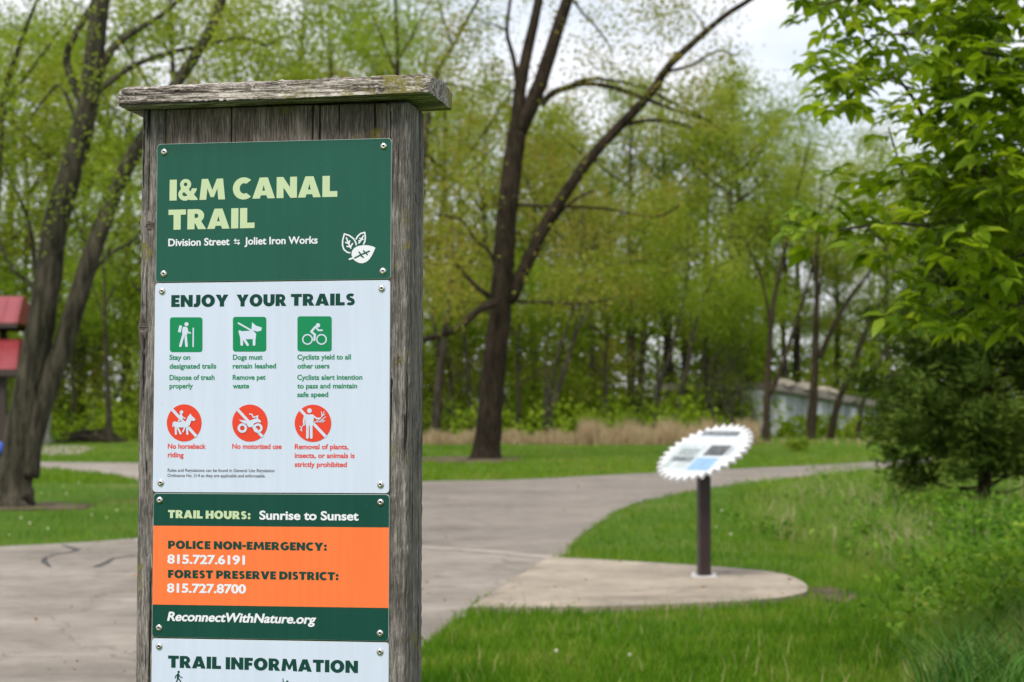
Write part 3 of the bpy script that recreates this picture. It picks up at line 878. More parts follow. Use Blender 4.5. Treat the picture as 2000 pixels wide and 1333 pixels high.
L = (p2, [M_inkdg, M_inkg, M_inkr, M_inkb])   # rules panel
heavy('ENJOY', *z2_(347,182), *z2_(685,179), 23.2, L, -0.0003, 0)
heavy('YOUR', *z2_(733,179), *z2_(1029,176), 23.2, L, -0.0003, 0)
heavy('TRAILS', *z2_(1055,175), *z2_(1437,172), 23.2, L, -0.0003, 0)
for s, xa, xb, yb in (('Stay on',337,459,495), ('designated trails',337,613,547), ('Dispose of trash',337,603,614), ('properly',337,475,664),
                      ('Dogs must',712,887,494), ('remain leashed',711,967,546), ('Remove pet',711,905,613), ('waste',711,808,664),
                      ('Cyclists yield to all',1094,1410,493), ('other users',1094,1283,546), ('Cyclists alert intention',1093,1478,613), ('to pass and maintain',1093,1447,664), ('safe speed',1093,1276,715)):
    letters(s, *z2_(xa, yb), *z2_(xb, yb - 1), 9.8, L, -0.0003, 1, bold=0.008)
for s, xa, xb, yb in (('No horseback',327,551,1020), ('riding',327,420,1071), ('No motorized use',708,1000,1021), ('Removal of plants,',1078,1396,1023), ('insects, or animals is',1078,1432,1075), ('strictly prohibited',1078,1386,1128)):
    letters(s, *z2_(xa, yb), *z2_(xb, yb + 1), 9.8, L, -0.0003, 2, bold=0.008)
letters('Rules and Regulations can be found in General Use Regulation', *z2_(326,1157), *z2_(958,1160), 6.2, L, -0.0003, 3, off=0.008)
letters('Ordinance No. 214 as they are applicable and enforceable.', *z2_(325,1188), *z2_(905,1191), 6.2, L, -0.0003, 3, off=0.008)

def rrect(x0, y0, x1, y1, r):
    return arc(x1-r, y1-r, r, r, 0, 90, 6) + arc(x0+r, y1-r, r, r, 90, 180, 6) + arc(x0+r, y0+r, r, r, 180, 270, 6) + arc(x1-r, y0+r, r, r, 270, 360, 6)
Y1, Y2, Y3 = -0.0003, -0.0006, -0.0010
def pict(label, mats):
    mb = MB()
    def done():
        o = mb.build('pictogram', mats, p2); o['label'] = label
    return mb, done
W = 1
# hiker
mb, done = pict('green square with a hiker carrying a pack and staff', [M_inkg, M_white])
shape(mb, rrect(339,243,532,449,16), z2_, Y1, 0)
disc(mb, 438, 284, 12, 12, z2_, Y2, W)
shape(mb, [(396,290),(412,294),(404,334),(387,330)], z2_, Y2, W)
shape(mb, [(418,300),(436,298),(446,308),(444,340),(440,350),(414,350),(412,320)], z2_, lay(Y2), W)
line(mb, [(420,346),(402,412)], 15, z2_, Y2, W); line(mb, [(432,346),(438,412)], 15, z2_, Y2, W)
line(mb, [(440,312),(446,332),(460,336)], 9, z2_, Y2, W); line(mb, [(478,308),(477,416)], 8, z2_, Y2, W)
done()
# dog
mb, done = pict('green square with a dog on a leash', [M_inkg, M_white])
shape(mb, rrect(712,240,910,446,16), z2_, Y1, 0)
line(mb, [(742,276),(820,320)], 10, z2_, Y2, W, False)
shape(mb, [(826,272),(848,292),(884,304),(880,322),(858,328),(822,318)], z2_, lay(Y2), W)
shape(mb, [(745,326),(752,318),(764,326),(822,322),(850,338),(848,372),(758,374),(752,350)], z2_, lay(Y2), W)
line(mb, [(764,362),(765,404)], 16, z2_, Y2, W); line(mb, [(776,368),(800,406)], 15, z2_, Y2, W); line(mb, [(838,362),(838,404)], 16, z2_, Y2, W)
line(mb, [(820,318),(838,330)], 6, z2_, Y2, W)
done()
# cyclist
mb, done = pict('green square with a cyclist', [M_inkg, M_white])
shape(mb, rrect(1094,237,1297,445,16), z2_, Y1, 0)
ring(mb, 1154, 374, 32, 8, z2_, Y2, W); ring(mb, 1237, 374, 32, 8, z2_, Y2, W)
disc(mb, 1216, 291, 13, 13, z2_, Y2, W)
line(mb, [(1200,300),(1176,328),(1198,346),(1194,378)], 13, z2_, Y2, W)
line(mb, [(1204,302),(1218,320),(1240,320)], 10, z2_, Y2, W)
done()
def nocircle(mb, cx, cy, rx, ry):
    disc(mb, cx, cy, rx, ry, z2_, Y1, 0, 56)
    d = 0.70
    line(mb, [(cx-rx*d*1.0, cy-ry*d*1.05), (cx+rx*d*1.02, cy+ry*d*1.05)], 17, z2_, -0.00072, 1, False)
# rider
mb, done = pict('red circle with a struck out horse rider', [M_inkr, M_white])
nocircle(mb, 424, 868, 103, 110)
Y2 = -0.0012
disc(mb, 409, 805, 11, 11, z2_, Y2, W)
line(mb, [(406,824),(408,846)], 17, z2_, Y2, W); line(mb, [(404,846),(392,856)], 9, z2_, Y2, W); line(mb, [(414,832),(430,842)], 7, z2_, Y2, W)
shape(mb, [(366,862),(440,862),(448,886),(442,894),(370,896),(362,880)], z2_, lay(Y2), W)
shape(mb, [(430,868),(448,830),(464,812),(468,824),(492,846),(486,858),(468,854),(456,884),(440,890)], z2_, lay(Y2), W)
line(mb, [(370,862),(360,868),(358,890)], 7, z2_, Y2, W)
line(mb, [(374,886),(376,934)], 12, z2_, Y2, W); line(mb, [(382,888),(404,932)], 11, z2_, Y2, W); line(mb, [(440,886),(444,934)], 12, z2_, Y2, W); line(mb, [(430,888),(418,920)], 9, z2_, Y2, W)
done()
# quad bike
mb, done = pict('red circle with a struck out quad bike', [M_inkr, M_white])
nocircle(mb, 813, 869, 105, 110)
ring(mb, 769, 899, 28, 14, z2_, Y2, W); ring(mb, 861, 899, 28, 14, z2_, Y2, W)
shape(mb, [(748,850),(776,852),(800,860),(826,850),(858,838),(878,856),(880,866),(856,864),(838,872),(830,892),(806,894),(796,878),(770,866)], z2_, lay(Y2), W)
line(mb, [(812,816),(826,818),(834,836)], 7, z2_, Y2, W); shape(mb, [(834,832),(864,822),(862,842),(848,834),(838,842)], z2_, lay(Y2), W)
done()
# plant picker
mb, done = pict('red circle with a struck out person pulling branches', [M_inkr, M_white])
nocircle(mb, 1186, 870, 108, 110)
disc(mb, 1166, 796, 14, 14, z2_, Y2, W)
shape(mb, [(1136,818),(1186,818),(1192,840),(1186,884),(1144,884)], z2_, lay(Y2), W)
line(mb, [(1155,880),(1154,954)], 16, z2_, Y2, W); line(mb, [(1176,880),(1177,954)], 16, z2_, Y2, W)
line(mb, [(1138,826),(1132,856),(1134,880)], 10, z2_, Y2, W); line(mb, [(1186,824),(1208,842),(1228,842)], 10, z2_, Y2, W)
for q in ([(1130,880),(1118,900),(1112,912)], [(1120,896),(1108,888)], [(1118,898),(1122,918)], [(1206,860),(1232,842),(1254,800)], [(1236,832),(1258,816)], [(1240,826),(1236,802)], [(1196,862),(1250,862)], [(1226,860),(1262,832)], [(1240,852),(1258,856)]):
    line(mb, q, 4.5, z2_, Y2, W)
done()
L = (p3, [M_lime, M_inkw, M_inkdg])   # hours panel
heavy('TRAIL HOURS:', *z3_(328,249), *z3_(816,257), 15.6, L, -0.0005, 0)
letters('Sunrise to Sunset', *z3_(870,258), *z3_(1455,264), 17.2, L, -0.0005, 1, bold=0.014)
heavy('POLICE NON-EMERGENCY:', *z3_(328,430), *z3_(1268,443), 15.6, L, -0.0005, 2)
letters('815.727.6191', *z3_(326,518), *z3_(782,525), 17.3, L, -0.0005, 1, bold=0.022)
heavy('FOREST PRESERVE DISTRICT:', *z3_(328,603), *z3_(1337,618), 15.6, L, -0.0005, 2)
letters('815.727.8700', *z3_(324,689), *z3_(788,696), 17.3, L, -0.0005, 1, bold=0.022)
letters('ReconnectWithNature.org', *z3_(324,857), *z3_(1196,876), 17.6, L, -0.0005, 1, bold=0.017, slant=0.22)
L = (p4, [M_inkdg])   # information panel
heavy('TRAIL INFORMATION', *z3_(328,1134), *z3_(1452,1167), 23.6, L, -0.0003, 0)
mb = MB()
disc(mb, 391, 1160, 7, 7, z3_, -0.0003, 0)
line(mb, [(388,1174),(386,1196)], 13, z3_, -0.0003, 0); line(mb, [(388,1198),(376,1222),(366,1240)], 7, z3_, -0.0003, 0); line(mb, [(388,1196),(402,1214),(404,1240)], 7, z3_, -0.0003, 0)
line(mb, [(384,1174),(372,1186),(370,1196)], 5, z3_, -0.0003, 0); line(mb, [(392,1174),(400,1190),(412,1194)], 5, z3_, -0.0003, 0)
o = mb.build('pictogram', [M_inkdg], p4); o['label'] = 'dark green walking figure'
mb = MB()
line(mb, [(1008,1200),(1010,1226),(1020,1240)], 5, z3_, -0.0003, 0); disc(mb, 1034, 1217, 7, 7, z3_, -0.0003, 0); line(mb, [(1012,1222),(1030,1236)], 10, z3_, -0.0003, 0)
o = mb.build('pictogram', [M_inkdg], p4); o['label'] = 'dark green figure with a raised arm'

# ------------------------------------------------------------------ interpretive sign shaped like a saw blade
def interpretive_sign():
    b = G(1375, 1127, 0.045)
    Y = b[1]
    t = empty('interpretive_sign', (b[0], b[1], 0.045), 'white saw-blade shaped sign on a brown post at the end of the pad', 'information sign')
    k = Y / F                                             # metres per photo pixel at that distance
    u = np.array([71, -71, 0]) * k; v = np.array([60, 60, 54]) * k
    Rr = np.linalg.norm(u); u = u / Rr; v = v / np.linalg.norm(v); w = np.cross(u, v)
    c = P(1377, 885, Y) - b + np.array([0, 0, 0.0])
    def at(a, d, h=0.0): return c + u*a*Rr + v*d*Rr + w*h
    # blade: rounded teeth
    mb = MB(); nt = 34; pts = []
    for i in range(nt):
        for q, rr in ((0.0, .865), (.14, .90), (.27, .97), (.40, 1.0), (.53, .985), (.66, .92), (.82, .868)):
            an = 2*math.pi*(i + q)/nt
            pts.append((rr*math.cos(an), rr*math.sin(an)))
    n = len(pts)
    top = [at(p[0], p[1], 0.012) for p in pts]; bot = [at(p[0], p[1], -0.012) for p in pts]
    tr_ = tessellate_polygon([[Vector((p[0], p[1], 0)) for p in pts]])
    tr_ = face_front(pts, tr_)
    mb.add(top, tr_); mb.add(bot, [tuple(reversed(f)) for f in tr_])
    mb.add(top + bot, [(i, n+i, n+(i+1) % n, (i+1) % n) for i in range(n)])
    bl = mb.build('blade_plate', M_blade, t)
    g = MB()
    def quad(x0, y0, x1, y1, h, mi, slant=0):
        g.add([at(x0, y0, h), at(x1, y0, h), at(x1, y1, h), at(x0, y1, h)], [(0,1,2,3)], mi)
    def rnd(): return 0
    g.add([at(.80*math.cos(2*math.pi*i/48), .80*math.sin(2*math.pi*i/48), 0.0124) for i in range(48)], [tuple(range(48))], 0)
    quad(-.49, .55, .44, .72, 0.0128, 2)
    quad(-.60, .30, .60, .44, 0.0128, 4)
    quad(-.70, -.60, -.06, .22, 0.0128, 1)
    for q in range(5): quad(-.60, .05 - q*.05, -.12, .075 - q*.05, 0.0132, 2)
    quad(-.62, -.36, -.10, -.20, 0.0132, 2)
    quad(.04, -.14, .54, .22, 0.0128, 3)
    quad(-.02, -.64, .52, -.22, 0.0128, 5)
    for q in range(4): quad(.55, .12 - q*.07, .66, .15 - q*.07, 0.0130, 2)
    g.build('graphic', [M_pale, M_mist, M_grey, M_gdark, M_blade, M_blue], bl)
    # bracket, post, foot plate
    mb = MB(); mb.add([at(a, d, h) for h in (-0.013, -0.035) for a, d in ((-.42,-.42),(.42,-.42),(.42,.42),(-.42,.42))], [(0,1,2,3),(7,6,5,4),(0,4,5,1),(1,5,6,2),(2,6,7,3),(3,7,4,0)])
    mb.build('bracket', M_brown, t)
    mb = MB(); hw = 11.2 * k
    zt = c[2] - 0.036
    q = hw * 0.14
    pf = [(-hw+q,-hw),(hw-q,-hw),(hw,-hw+q),(hw,hw-q),(hw-q,hw),(-hw+q,hw),(-hw,hw-q),(-hw,-hw+q)]
    a2 = R(12)
    pf = [(x*math.cos(a2)-y*math.sin(a2), x*math.sin(a2)+y*math.cos(a2)) for x, y in pf]
    ring0 = [(x, y, 0.012) for x, y in pf]
    # cut the head of the post along the tilted underside of the blade
    def cut(x, y):
        num = w @ (c + w*(-0.034)) - w[0]*x - w[1]*y
        return num / w[2]
    ring1 = [(x, y, cut(x, y)) for x, y in pf]
    m8 = len(pf)
    mb.add(ring0 + ring1, [(i, (i+1) % m8, m8+(i+1) % m8, m8+i) for i in range(m8)] + [tuple(range(m8))[::-1], tuple(range(m8, 2*m8))])
    mb.build('post', M_brown, t)
    mb = MB(); mb.box((-hw*2.1, -hw*1.9, 0.0), (hw*2.1, hw*1.9, 0.0115))
    fp = mb.build('foot_plate', M_steelp, t)
    for sx in (-1, 1):
        for sy in (-1, 1):
            mb = MB(); mb.tube([(sx*hw*1.7, sy*hw*1.55, 0.011), (sx*hw*1.7, sy*hw*1.55, 0.03)], 0.012, 6, 0, True, False)
            mb.build('bolt', M_steelp, fp)
M_steelp = plain('galvanised_steel', (0.55, 0.55, 0.56), 0.5, metal=0.3)
interpretive_sign()

# ------------------------------------------------------------------ picnic shelter, wall and other far things
def shelter():
    Y = 60.0
    k = Y / F
    xr = P(92, 700, Y)[0]
    t = empty('picnic_shelter', (xr - 5.3, Y + 2.2, 0), 'open picnic shelter with a two-tier red metal roof behind the leaning trunk', 'shelter')
    z0 = P(0, 722, Y)[2]; z1 = P(0, 661, Y)[2]; z2 = P(0, 630, Y)[2]; z3 = P(0, 579, Y)[2]
    def frustum(name, hx0, hy0, za, hx1, hy1, zb, mat, ridges=True, parent=None):
        mb = MB()
        vs = [(-hx0,-hy0,za),(hx0,-hy0,za),(hx0,hy0,za),(-hx0,hy0,za),(-hx1,-hy1,zb),(hx1,-hy1,zb),(hx1,hy1,zb),(-hx1,hy1,zb)]
        mb.add(vs, [(0,3,2,1),(4,5,6,7),(0,1,5,4),(1,2,6,5),(2,3,7,6),(3,0,4,7)])
        if ridges:                                        # standing seams on the long sides
            n = 22
            for s in (-1, 1):
                for i in range(n + 1):
                    f = -1 + 2*i/n
                    a = np.array([f*hx1*.98, s*hy1, zb + .01]); b = np.array([np.clip(f*hx0, -hx0, hx0)*.98, s*hy0, za + .01])
                    mb.tube([b, a], 0.02, 4, 0, True, False)
        return mb.build(name, mat, parent or t)
    low = frustum('roof', 4.5, 2.6, z0, 4.3, 1.4, z1, M_roof); low['label'] = 'lower red metal roof tier'
    for y0 in (-2.62, 2.52):
        mb = MB(); mb.box((-4.52, y0, z0 - .20), (4.52, y0 + .1, z0 - .004)); mb.build('fascia', M_roofdk, low)
    top = frustum('roof', 4.3, 1.7, z2, 4.1, 0.12, z3 + .1, M_roof); top['label'] = 'upper red metal roof tier'
    for y0 in (-1.72, 1.64):
        mb = MB(); mb.box((-4.3, y0, z2 - .14), (4.3, y0 + .08, z2 - .003)); mb.build('fascia', M_roofdk, top)
    for sx in (-1, 1):
        for sy in (-1, 1):
            mb = MB(); mb.box((sx*3.2 - .09, sy*1.2 - .09, z1 - .02), (sx*3.2 + .09, sy*1.2 + .09, z2 + .05)); mb.build('upright', M_roofdk, t)
    for sx in (-4.0, -1.35, 1.35, 4.0):
        for sy in (-2.2, 2.2):
            mb = MB(); mb.box((sx - .13, sy - .13, 0), (sx + .13, sy + .13, z0 - .004)); mb.box((sx - .22, sy - .22, 0.0), (sx + .22, sy + .22, 0.9)); mb.build('post', M_roofdk, t)
    mb = MB(); mb.box((-4.6, -2.8, 0), (4.6, 2.8, .05)); mb.build('floor_slab', M_apron, t)
shelter()

def stone_pillar():
    b = G(84, 868)
    t = empty('stone_pillar', (b[0], b[1], 0), 'short rough stone pillar beside the gravel patch behind the leaning trunk', 'pillar')
    rr = np.random.RandomState(3)
    mb = MB()
    z = 0
    for i in range(7):
        h = rr.uniform(.09, .14); w = .17 + rr.uniform(-.02, .03)
        mb.box((-w + rr.uniform(-.02, .02), -w, z), (w, w + rr.uniform(-.02, .02), z + h - .004)); z += h
    mb.build('shaft', M_stone, t)
    mb = MB(); mb.box((-.22, -.22, z), (.22, .22, z + .08)); mb.build('cap', M_stone, t)
stone_pillar()
def grill():
    b = G(70, 868)
    t = empty('park_grill', (b[0] - .02, b[1] + .3, 0), 'dark box grill on a post next to the stone pillar', 'grill')
    mb = MB(); mb.box((-.04, -.04, 0), (.04, .04, .22)); mb.build('post', M_binb, t)
    mb = MB(); mb.box((-.26, -.2, .22), (.26, .2, .25)); mb.box((-.26, .17, .2505), (.26, .2, .52)); mb.box((-.26, -.2, .2505), (-.23, .169, .52)); mb.box((.23, -.2, .2505), (.26, .169, .52))
    mb.build('firebox', M_binb, t)
    mb = MB()
    for i in range(9): mb.tube([(-.22 + i*.055, -.2, .42), (-.22 + i*.055, .165, .42)], .008, 5)
    mb.build('grate', M_steelp, t)
grill()
def bin_():
    b = G(-11, 950)
    t = empty('litter_bin', (b[0], b[1], 0), 'dark litter bin with a blue lid at the edge of the leaning trunk', 'bin')
    s = b[1] / F
    zt = P(0, 879, b[1])[2]
    mb = MB(); mb.tube([(0,0,0), (0,0,.05), (0,0,zt - .06)], [.15, .17, .2], 20); mb.build('body', M_binb, t)
    mb = MB(); mb.tube([(0,0,zt - .06), (0,0,zt), (0,0,zt + .09), (0,0,zt + .13)], [.215, .215, .17, .06], 20); mb.build('lid', M_bin, t)
bin_()
def brush_pile():
    b = G(178, 865)
    t = None
    rr = np.random.RandomState(5)
    mb = MB()
    for i in range(46):
        a = rr.uniform(-.5, .5) + (math.pi if rr.rand() < .5 else 0)
        Lh = rr.uniform(.35, .8); c = np.array([rr.uniform(-.5, .5), rr.uniform(-.5, .5), 0])
        c[2] = .04 + max(0, .42 - abs(c[0])*.7) * rr.rand()
        d = np.array([math.cos(a), math.sin(a)*.6, rr.uniform(-.12, .16)]) * Lh
        mb.tube([c - d, c, c + d], [.03, .035, .02], 5)
    o = mb.build('brush_pile', M_bark_g)
    o.location = (b[0], b[1], 0)
    tag(o, 'low heap of grey cut branches lying at the edge of the wood', 'brush pile')
brush_pile()
def abutment():
    Y = 78.0
    a = P(1496, 860, Y); c = P(1830, 860, Y + 7)
    d = np.array([c[0]-a[0], c[1]-a[1]]); Ln = np.linalg.norm(d); an = math.atan2(d[1], d[0])
    t = empty('concrete_wall', (a[0], a[1], 0), 'long stained grey concrete wall with an overhanging slab behind the thin trunks', 'wall', rz=an)
    zt0 = P(1530, 748, Y)[2]; zt1 = P(1715, 783, Y + 4)[2]
    zl = lambda x: zt0 + (zt1 - zt0) * x / (Ln * .6)
    mb = MB()
    n = 10
    for i in range(n):
        x0, x1 = Ln*i/n, Ln*(i+1)/n
        mb.add([(x0,0,-.2),(x1,0,-.2),(x1,0,zl(x1)-.28),(x0,0,zl(x0)-.28),(x0,1.2,-.2),(x1,1.2,-.2),(x1,1.2,zl(x1)-.28),(x0,1.2,zl(x0)-.28)],
               [(0,1,2,3),(3,2,6,7),(5,4,7,6)] + ([(4,0,3,7)] if i == 0 else []) + ([(1,5,6,2)] if i == n-1 else []))
    mb.build('wall_face', M_conc, t)
    mb = MB()
    mb.add([(0,-.45,zl(0)-.278),(Ln,-.45,zl(Ln)-.278),(Ln,-.45,zl(Ln)),(0,-.45,zl(0)),(0,6,zl(0)-.278),(Ln,6,zl(Ln)-.278),(Ln,6,zl(Ln)),(0,6,zl(0))],
           [(0,1,2,3),(3,2,6,7),(5,4,7,6),(4,5,1,0),(4,0,3,7),(1,5,6,2)])
    mb.build('coping_slab', M_coping, t)
    for i in range(5):                                       # short ribs on the wall under the slab
        x = Ln * (.06 + .2*i)
        mb = MB(); mb.box((x - .16, -.30, -.1), (x + .16, -.003, zl(x) - .45)); mb.build('rib', M_conc, t)
    # rubble lying on the slab
    rr = np.random.RandomState(6)
    for i in range(9):
        x = rr.uniform(.05, .36)*Ln; r = rr.uniform(.18, .42)
        mb = MB()
        vs = []; 
        for q in range(5):
            for s in range(7):
                ph = math.pi*q/4*.5; th = 2*math.pi*s/7
                vs.append((x + r*1.6*math.cos(ph)*math.cos(th)*rr.uniform(.8,1.1), -.2 + r*math.cos(ph)*math.sin(th)*rr.uniform(.8,1.1), zl(x) - .02 + r*.75*math.sin(ph)*rr.uniform(.8,1.1)))
        mb.add(vs, [(q*7+s, q*7+(s+1) % 7, (q+1)*7+(s+1) % 7, (q+1)*7+s) for q in range(4) for s in range(7)])
        o = mb.build('boulder', M_rub)
        o.location = t.location; o.rotation_euler = t.rotation_euler
        tag(o, 'pale rubble stone lying on the slab of the concrete wall', 'stone', 'pale stones on the concrete slab')
M_rub = plain('pale_rubble', (0.30, 0.265, 0.21), 0.95, var=0.3, vscale=4)
abutment()

# ------------------------------------------------------------------ foliage and trees
def rand_dirs(rng, n):
    d = rng.normal(size=(n, 3)); return d / np.linalg.norm(d, axis=1, keepdims=True)

def leaf_geo(C, L, W, D, rng, fold=0.25):
    """diamond leaves at centres C, along D, length L, width W -> verts (n*4), quads"""
    n = len(C)
    s = np.cross(D, rand_dirs(rng, n)); s /= np.linalg.norm(s, axis=1, keepdims=True) + 1e-9
    up = np.cross(s, D)
    L = np.broadcast_to(np.asarray(L), (n,))[:, None]; W = np.broadcast_to(np.asarray(W), (n,))[:, None]
    V = np.empty((n, 4, 3))
    V[:, 0] = C - D*L*.5
    V[:, 1] = C + s*W*.5 + up*W*fold - D*L*.05
    V[:, 2] = C + D*L*.5
    V[:, 3] = C - s*W*.5 + up*W*fold - D*L*.05
    Fq = np.arange(n*4).reshape(n, 4)
    return V.reshape(-1, 3), Fq

def blades(XY, H, Wd, lean, rng, z0=0.0):
    """grass blades: bent two-segment strips -> verts (n*5) and tri/quads given as triangles"""
    n = len(XY)
    H = np.broadcast_to(H, (n,)); Wd = np.broadcast_to(Wd, (n,))
    a = rng.uniform(0, 2*np.pi, n); b = rng.uniform(0, 2*np.pi, n)
    sx, sy = np.cos(a)*Wd*.5, np.sin(a)*Wd*.5
    lx, ly = np.cos(b)*lean*H, np.sin(b)*lean*H
    V = np.empty((n, 5, 3))
    x, y = XY[:, 0], XY[:, 1]
    V[:, 0] = np.stack([x - sx, y - sy, np.full(n, z0)], 1)
    V[:, 1] = np.stack([x + sx, y + sy, np.full(n, z0)], 1)
    V[:, 2] = np.stack([x + sx*.8 + lx*.35, y + sy*.8 + ly*.35, z0 + H*.6], 1)
    V[:, 3] = np.stack([x - sx*.8 + lx*.35, y - sy*.8 + ly*.35, z0 + H*.6], 1)
    V[:, 4] = np.stack([x + lx, y + ly, z0 + H*np.sqrt(np.maximum(0.15, 1 - lean**2*.6))], 1)
    i = (np.arange(n)*5)[:, None]
    T = np.concatenate([i + [0,1,2], i + [0,2,3], i + [3,2,4]], 1).reshape(-1, 3)
    return V.reshape(-1, 3), T

def curved(a, b, rng, sag=0.1, n=4):
    a = np.asarray(a, float); b = np.asarray(b, float)
    L = np.linalg.norm(b - a)
    off = rng.normal(size=3)*L*sag
    return [a + (b-a)*t + off*math.sin(math.pi*t) for t in np.linspace(0, 1, n)]

def dense(pts, rad, step):
    """resample a limb for skeleton nodes"""
    P_, R_ = [], []
    for i in range(len(pts)-1):
        n = max(1, int(np.linalg.norm(np.asarray(pts[i+1]) - pts[i]) / step))
        for k in range(n):
            t = k/n
            P_.append(np.asarray(pts[i])*(1-t) + np.asarray(pts[i+1])*t); R_.append(rad[i]*(1-t) + rad[i+1]*t)
    P_.append(np.asarray(pts[-1], float)); R_.append(rad[-1])
    return P_, R_

def spline3(pts, n=4):
    pts = [np.asarray(p, float) for p in pts]; out = []
    for i in range(len(pts)-1):
        p0, p1, p2, p3 = pts[max(i-1, 0)], pts[i], pts[i+1], pts[min(i+2, len(pts)-1)]
        for k in range(n):
            t = k/n
            out.append(0.5*((2*p1) + (-p0+p2)*t + (2*p0-5*p1+4*p2-p3)*t*t + (-p0+3*p1-3*p2+p3)*t**3))
    out.append(pts[-1]); return out

def tree_meshes(limbs, targets, rng, leaf_n, leaf_size, spread, wfac=0.62, twig_r=0.02, step=0.5, sides=8, skip_low=None, droop=0.0, leaf_along=0.35):
    """limbs: [(points, radii)] in the tree's own frame; every target gets a twig from the nearest limb and a clump of leaves"""
    wood_ = MB(); nodes = []; rad = []
    for pts, rr in limbs:
        n0 = 4
        sp = spline3(pts, n0)
        r2 = np.interp(np.linspace(0, len(rr)-1, len(sp)), np.arange(len(rr)), rr)
        sp = [p + (rng.normal(size=3)*r*0.035 if 0 < i < len(sp)-1 else 0) for i, (p, r) in enumerate(zip(sp, r2))]
        wood_.tube(sp, list(r2), sides, 0, True, True, 0.035, rng)
        a, b = dense(sp, list(r2), step)
        nodes += a; rad += b
    nodes = list(nodes); rad = list(rad)
    N = np.array(nodes); RD = np.array(rad)
    ok = np.ones(len(N), bool)
    if skip_low is not None: ok &= N[:, 2] > skip_low
    N = N[ok]; RD = RD[ok]
    C, D = [], []
    order = np.argsort([np.min(np.linalg.norm(N - t, axis=1)) for t in targets]) if len(targets) else []
    for ti in order:
        t = np.asarray(targets[ti], float)
        d = np.linalg.norm(N - t, axis=1) + 0.4*np.maximum(0, N[:, 2] - t[2])
        j = int(np.argmin(d))
        a = N[j]; L = np.linalg.norm(t - a)
        r0 = min(RD[j]*0.6, twig_r*(0.6 + L*0.5))
        pts = curved(a, t, rng, 0.09, 5)
        wood_.tube(pts, [r0, r0*.8, r0*.6, r0*.42, r0*.22], 4, 0, False)
        nn = [pts[2], pts[3], pts[4]]
        N = np.concatenate([N, nn]); RD = np.concatenate([RD, [r0*.6, r0*.45, r0*.3]])
        m = int(leaf_n*rng.uniform(.5, 1.5))
        k1 = int(m*leaf_along)
        tt = rng.uniform(.35, 1.0, k1)[:, None]
        al = np.asarray(a)*(1-tt) + t*tt
        C.append(al + rng.normal(size=(k1, 3))*spread*.45)
        C.append(t + rng.normal(size=(m-k1, 3))*spread*np.array([1, 1, .75])*rng.uniform(.7, 1.25))
    if C:
        C = np.concatenate(C)
        D = rand_dirs(rng, len(C)); D[:, 2] = D[:, 2]*.7 - droop; D /= np.linalg.norm(D, axis=1, keepdims=True)
        sz = leaf_size*rng.uniform(.6, 1.35, len(C))
        V, Fq = leaf_geo(C, sz, sz*wfac, D, rng)
    else:
        V, Fq = np.zeros((0, 3)), np.zeros((0, 4), int)
    return wood_, V, Fq

def make_tree(name, loc, label, cat, limbs, targets, rng, bark_m, leaf_m, leaf_n, leaf_size, spread, group=None, **kw):
    t = empty(name, loc, label, cat, group)
    w_, V, Fq = tree_meshes(limbs, targets, rng, leaf_n, leaf_size, spread, **kw)
    w_.build('trunk', bark_m, t)
    if len(V): mesh_np('crown', V, Fq, leaf_m, t)
    return t

def lumps(rng, c, r, n):
    """points on and inside an uneven lump"""
    d = rand_dirs(rng, n)*(rng.uniform(.25, 1, n)**.5)[:, None]
    return np.asarray(c) + d*np.asarray(r)

def limbs_px(Y, base, defs):
    """defs: [( [(px,py[,dy])...], r0px, r1px )] at distance Y -> limbs in the tree's frame"""
    out = []
    for pts, r0, r1 in defs:
        w_ = [P(p[0], p[1], Y + (p[2] if len(p) > 2 else 0)) - np.asarray(base) for p in pts]
        n = len(w_)
        rr = [(r0 + (r1 - r0)*(i/(n-1))) * Y / F for i in range(n)]
        out.append((w_, rr))
    return out

def targets_px(Y, base, poly, n, rng, dy):
    xs = [p[0] for p in poly]; ys = [p[1] for p in poly]; out = []
    while len(out) < n:
        x, y = rng.uniform(min(xs), max(xs)), rng.uniform(min(ys), max(ys))
        if inpoly(np.array([x]), np.array([y]), poly)[0]:
            out.append(P(x, y, Y + rng.uniform(-dy, dy)) - np.asarray(base))
    return np.array(out)

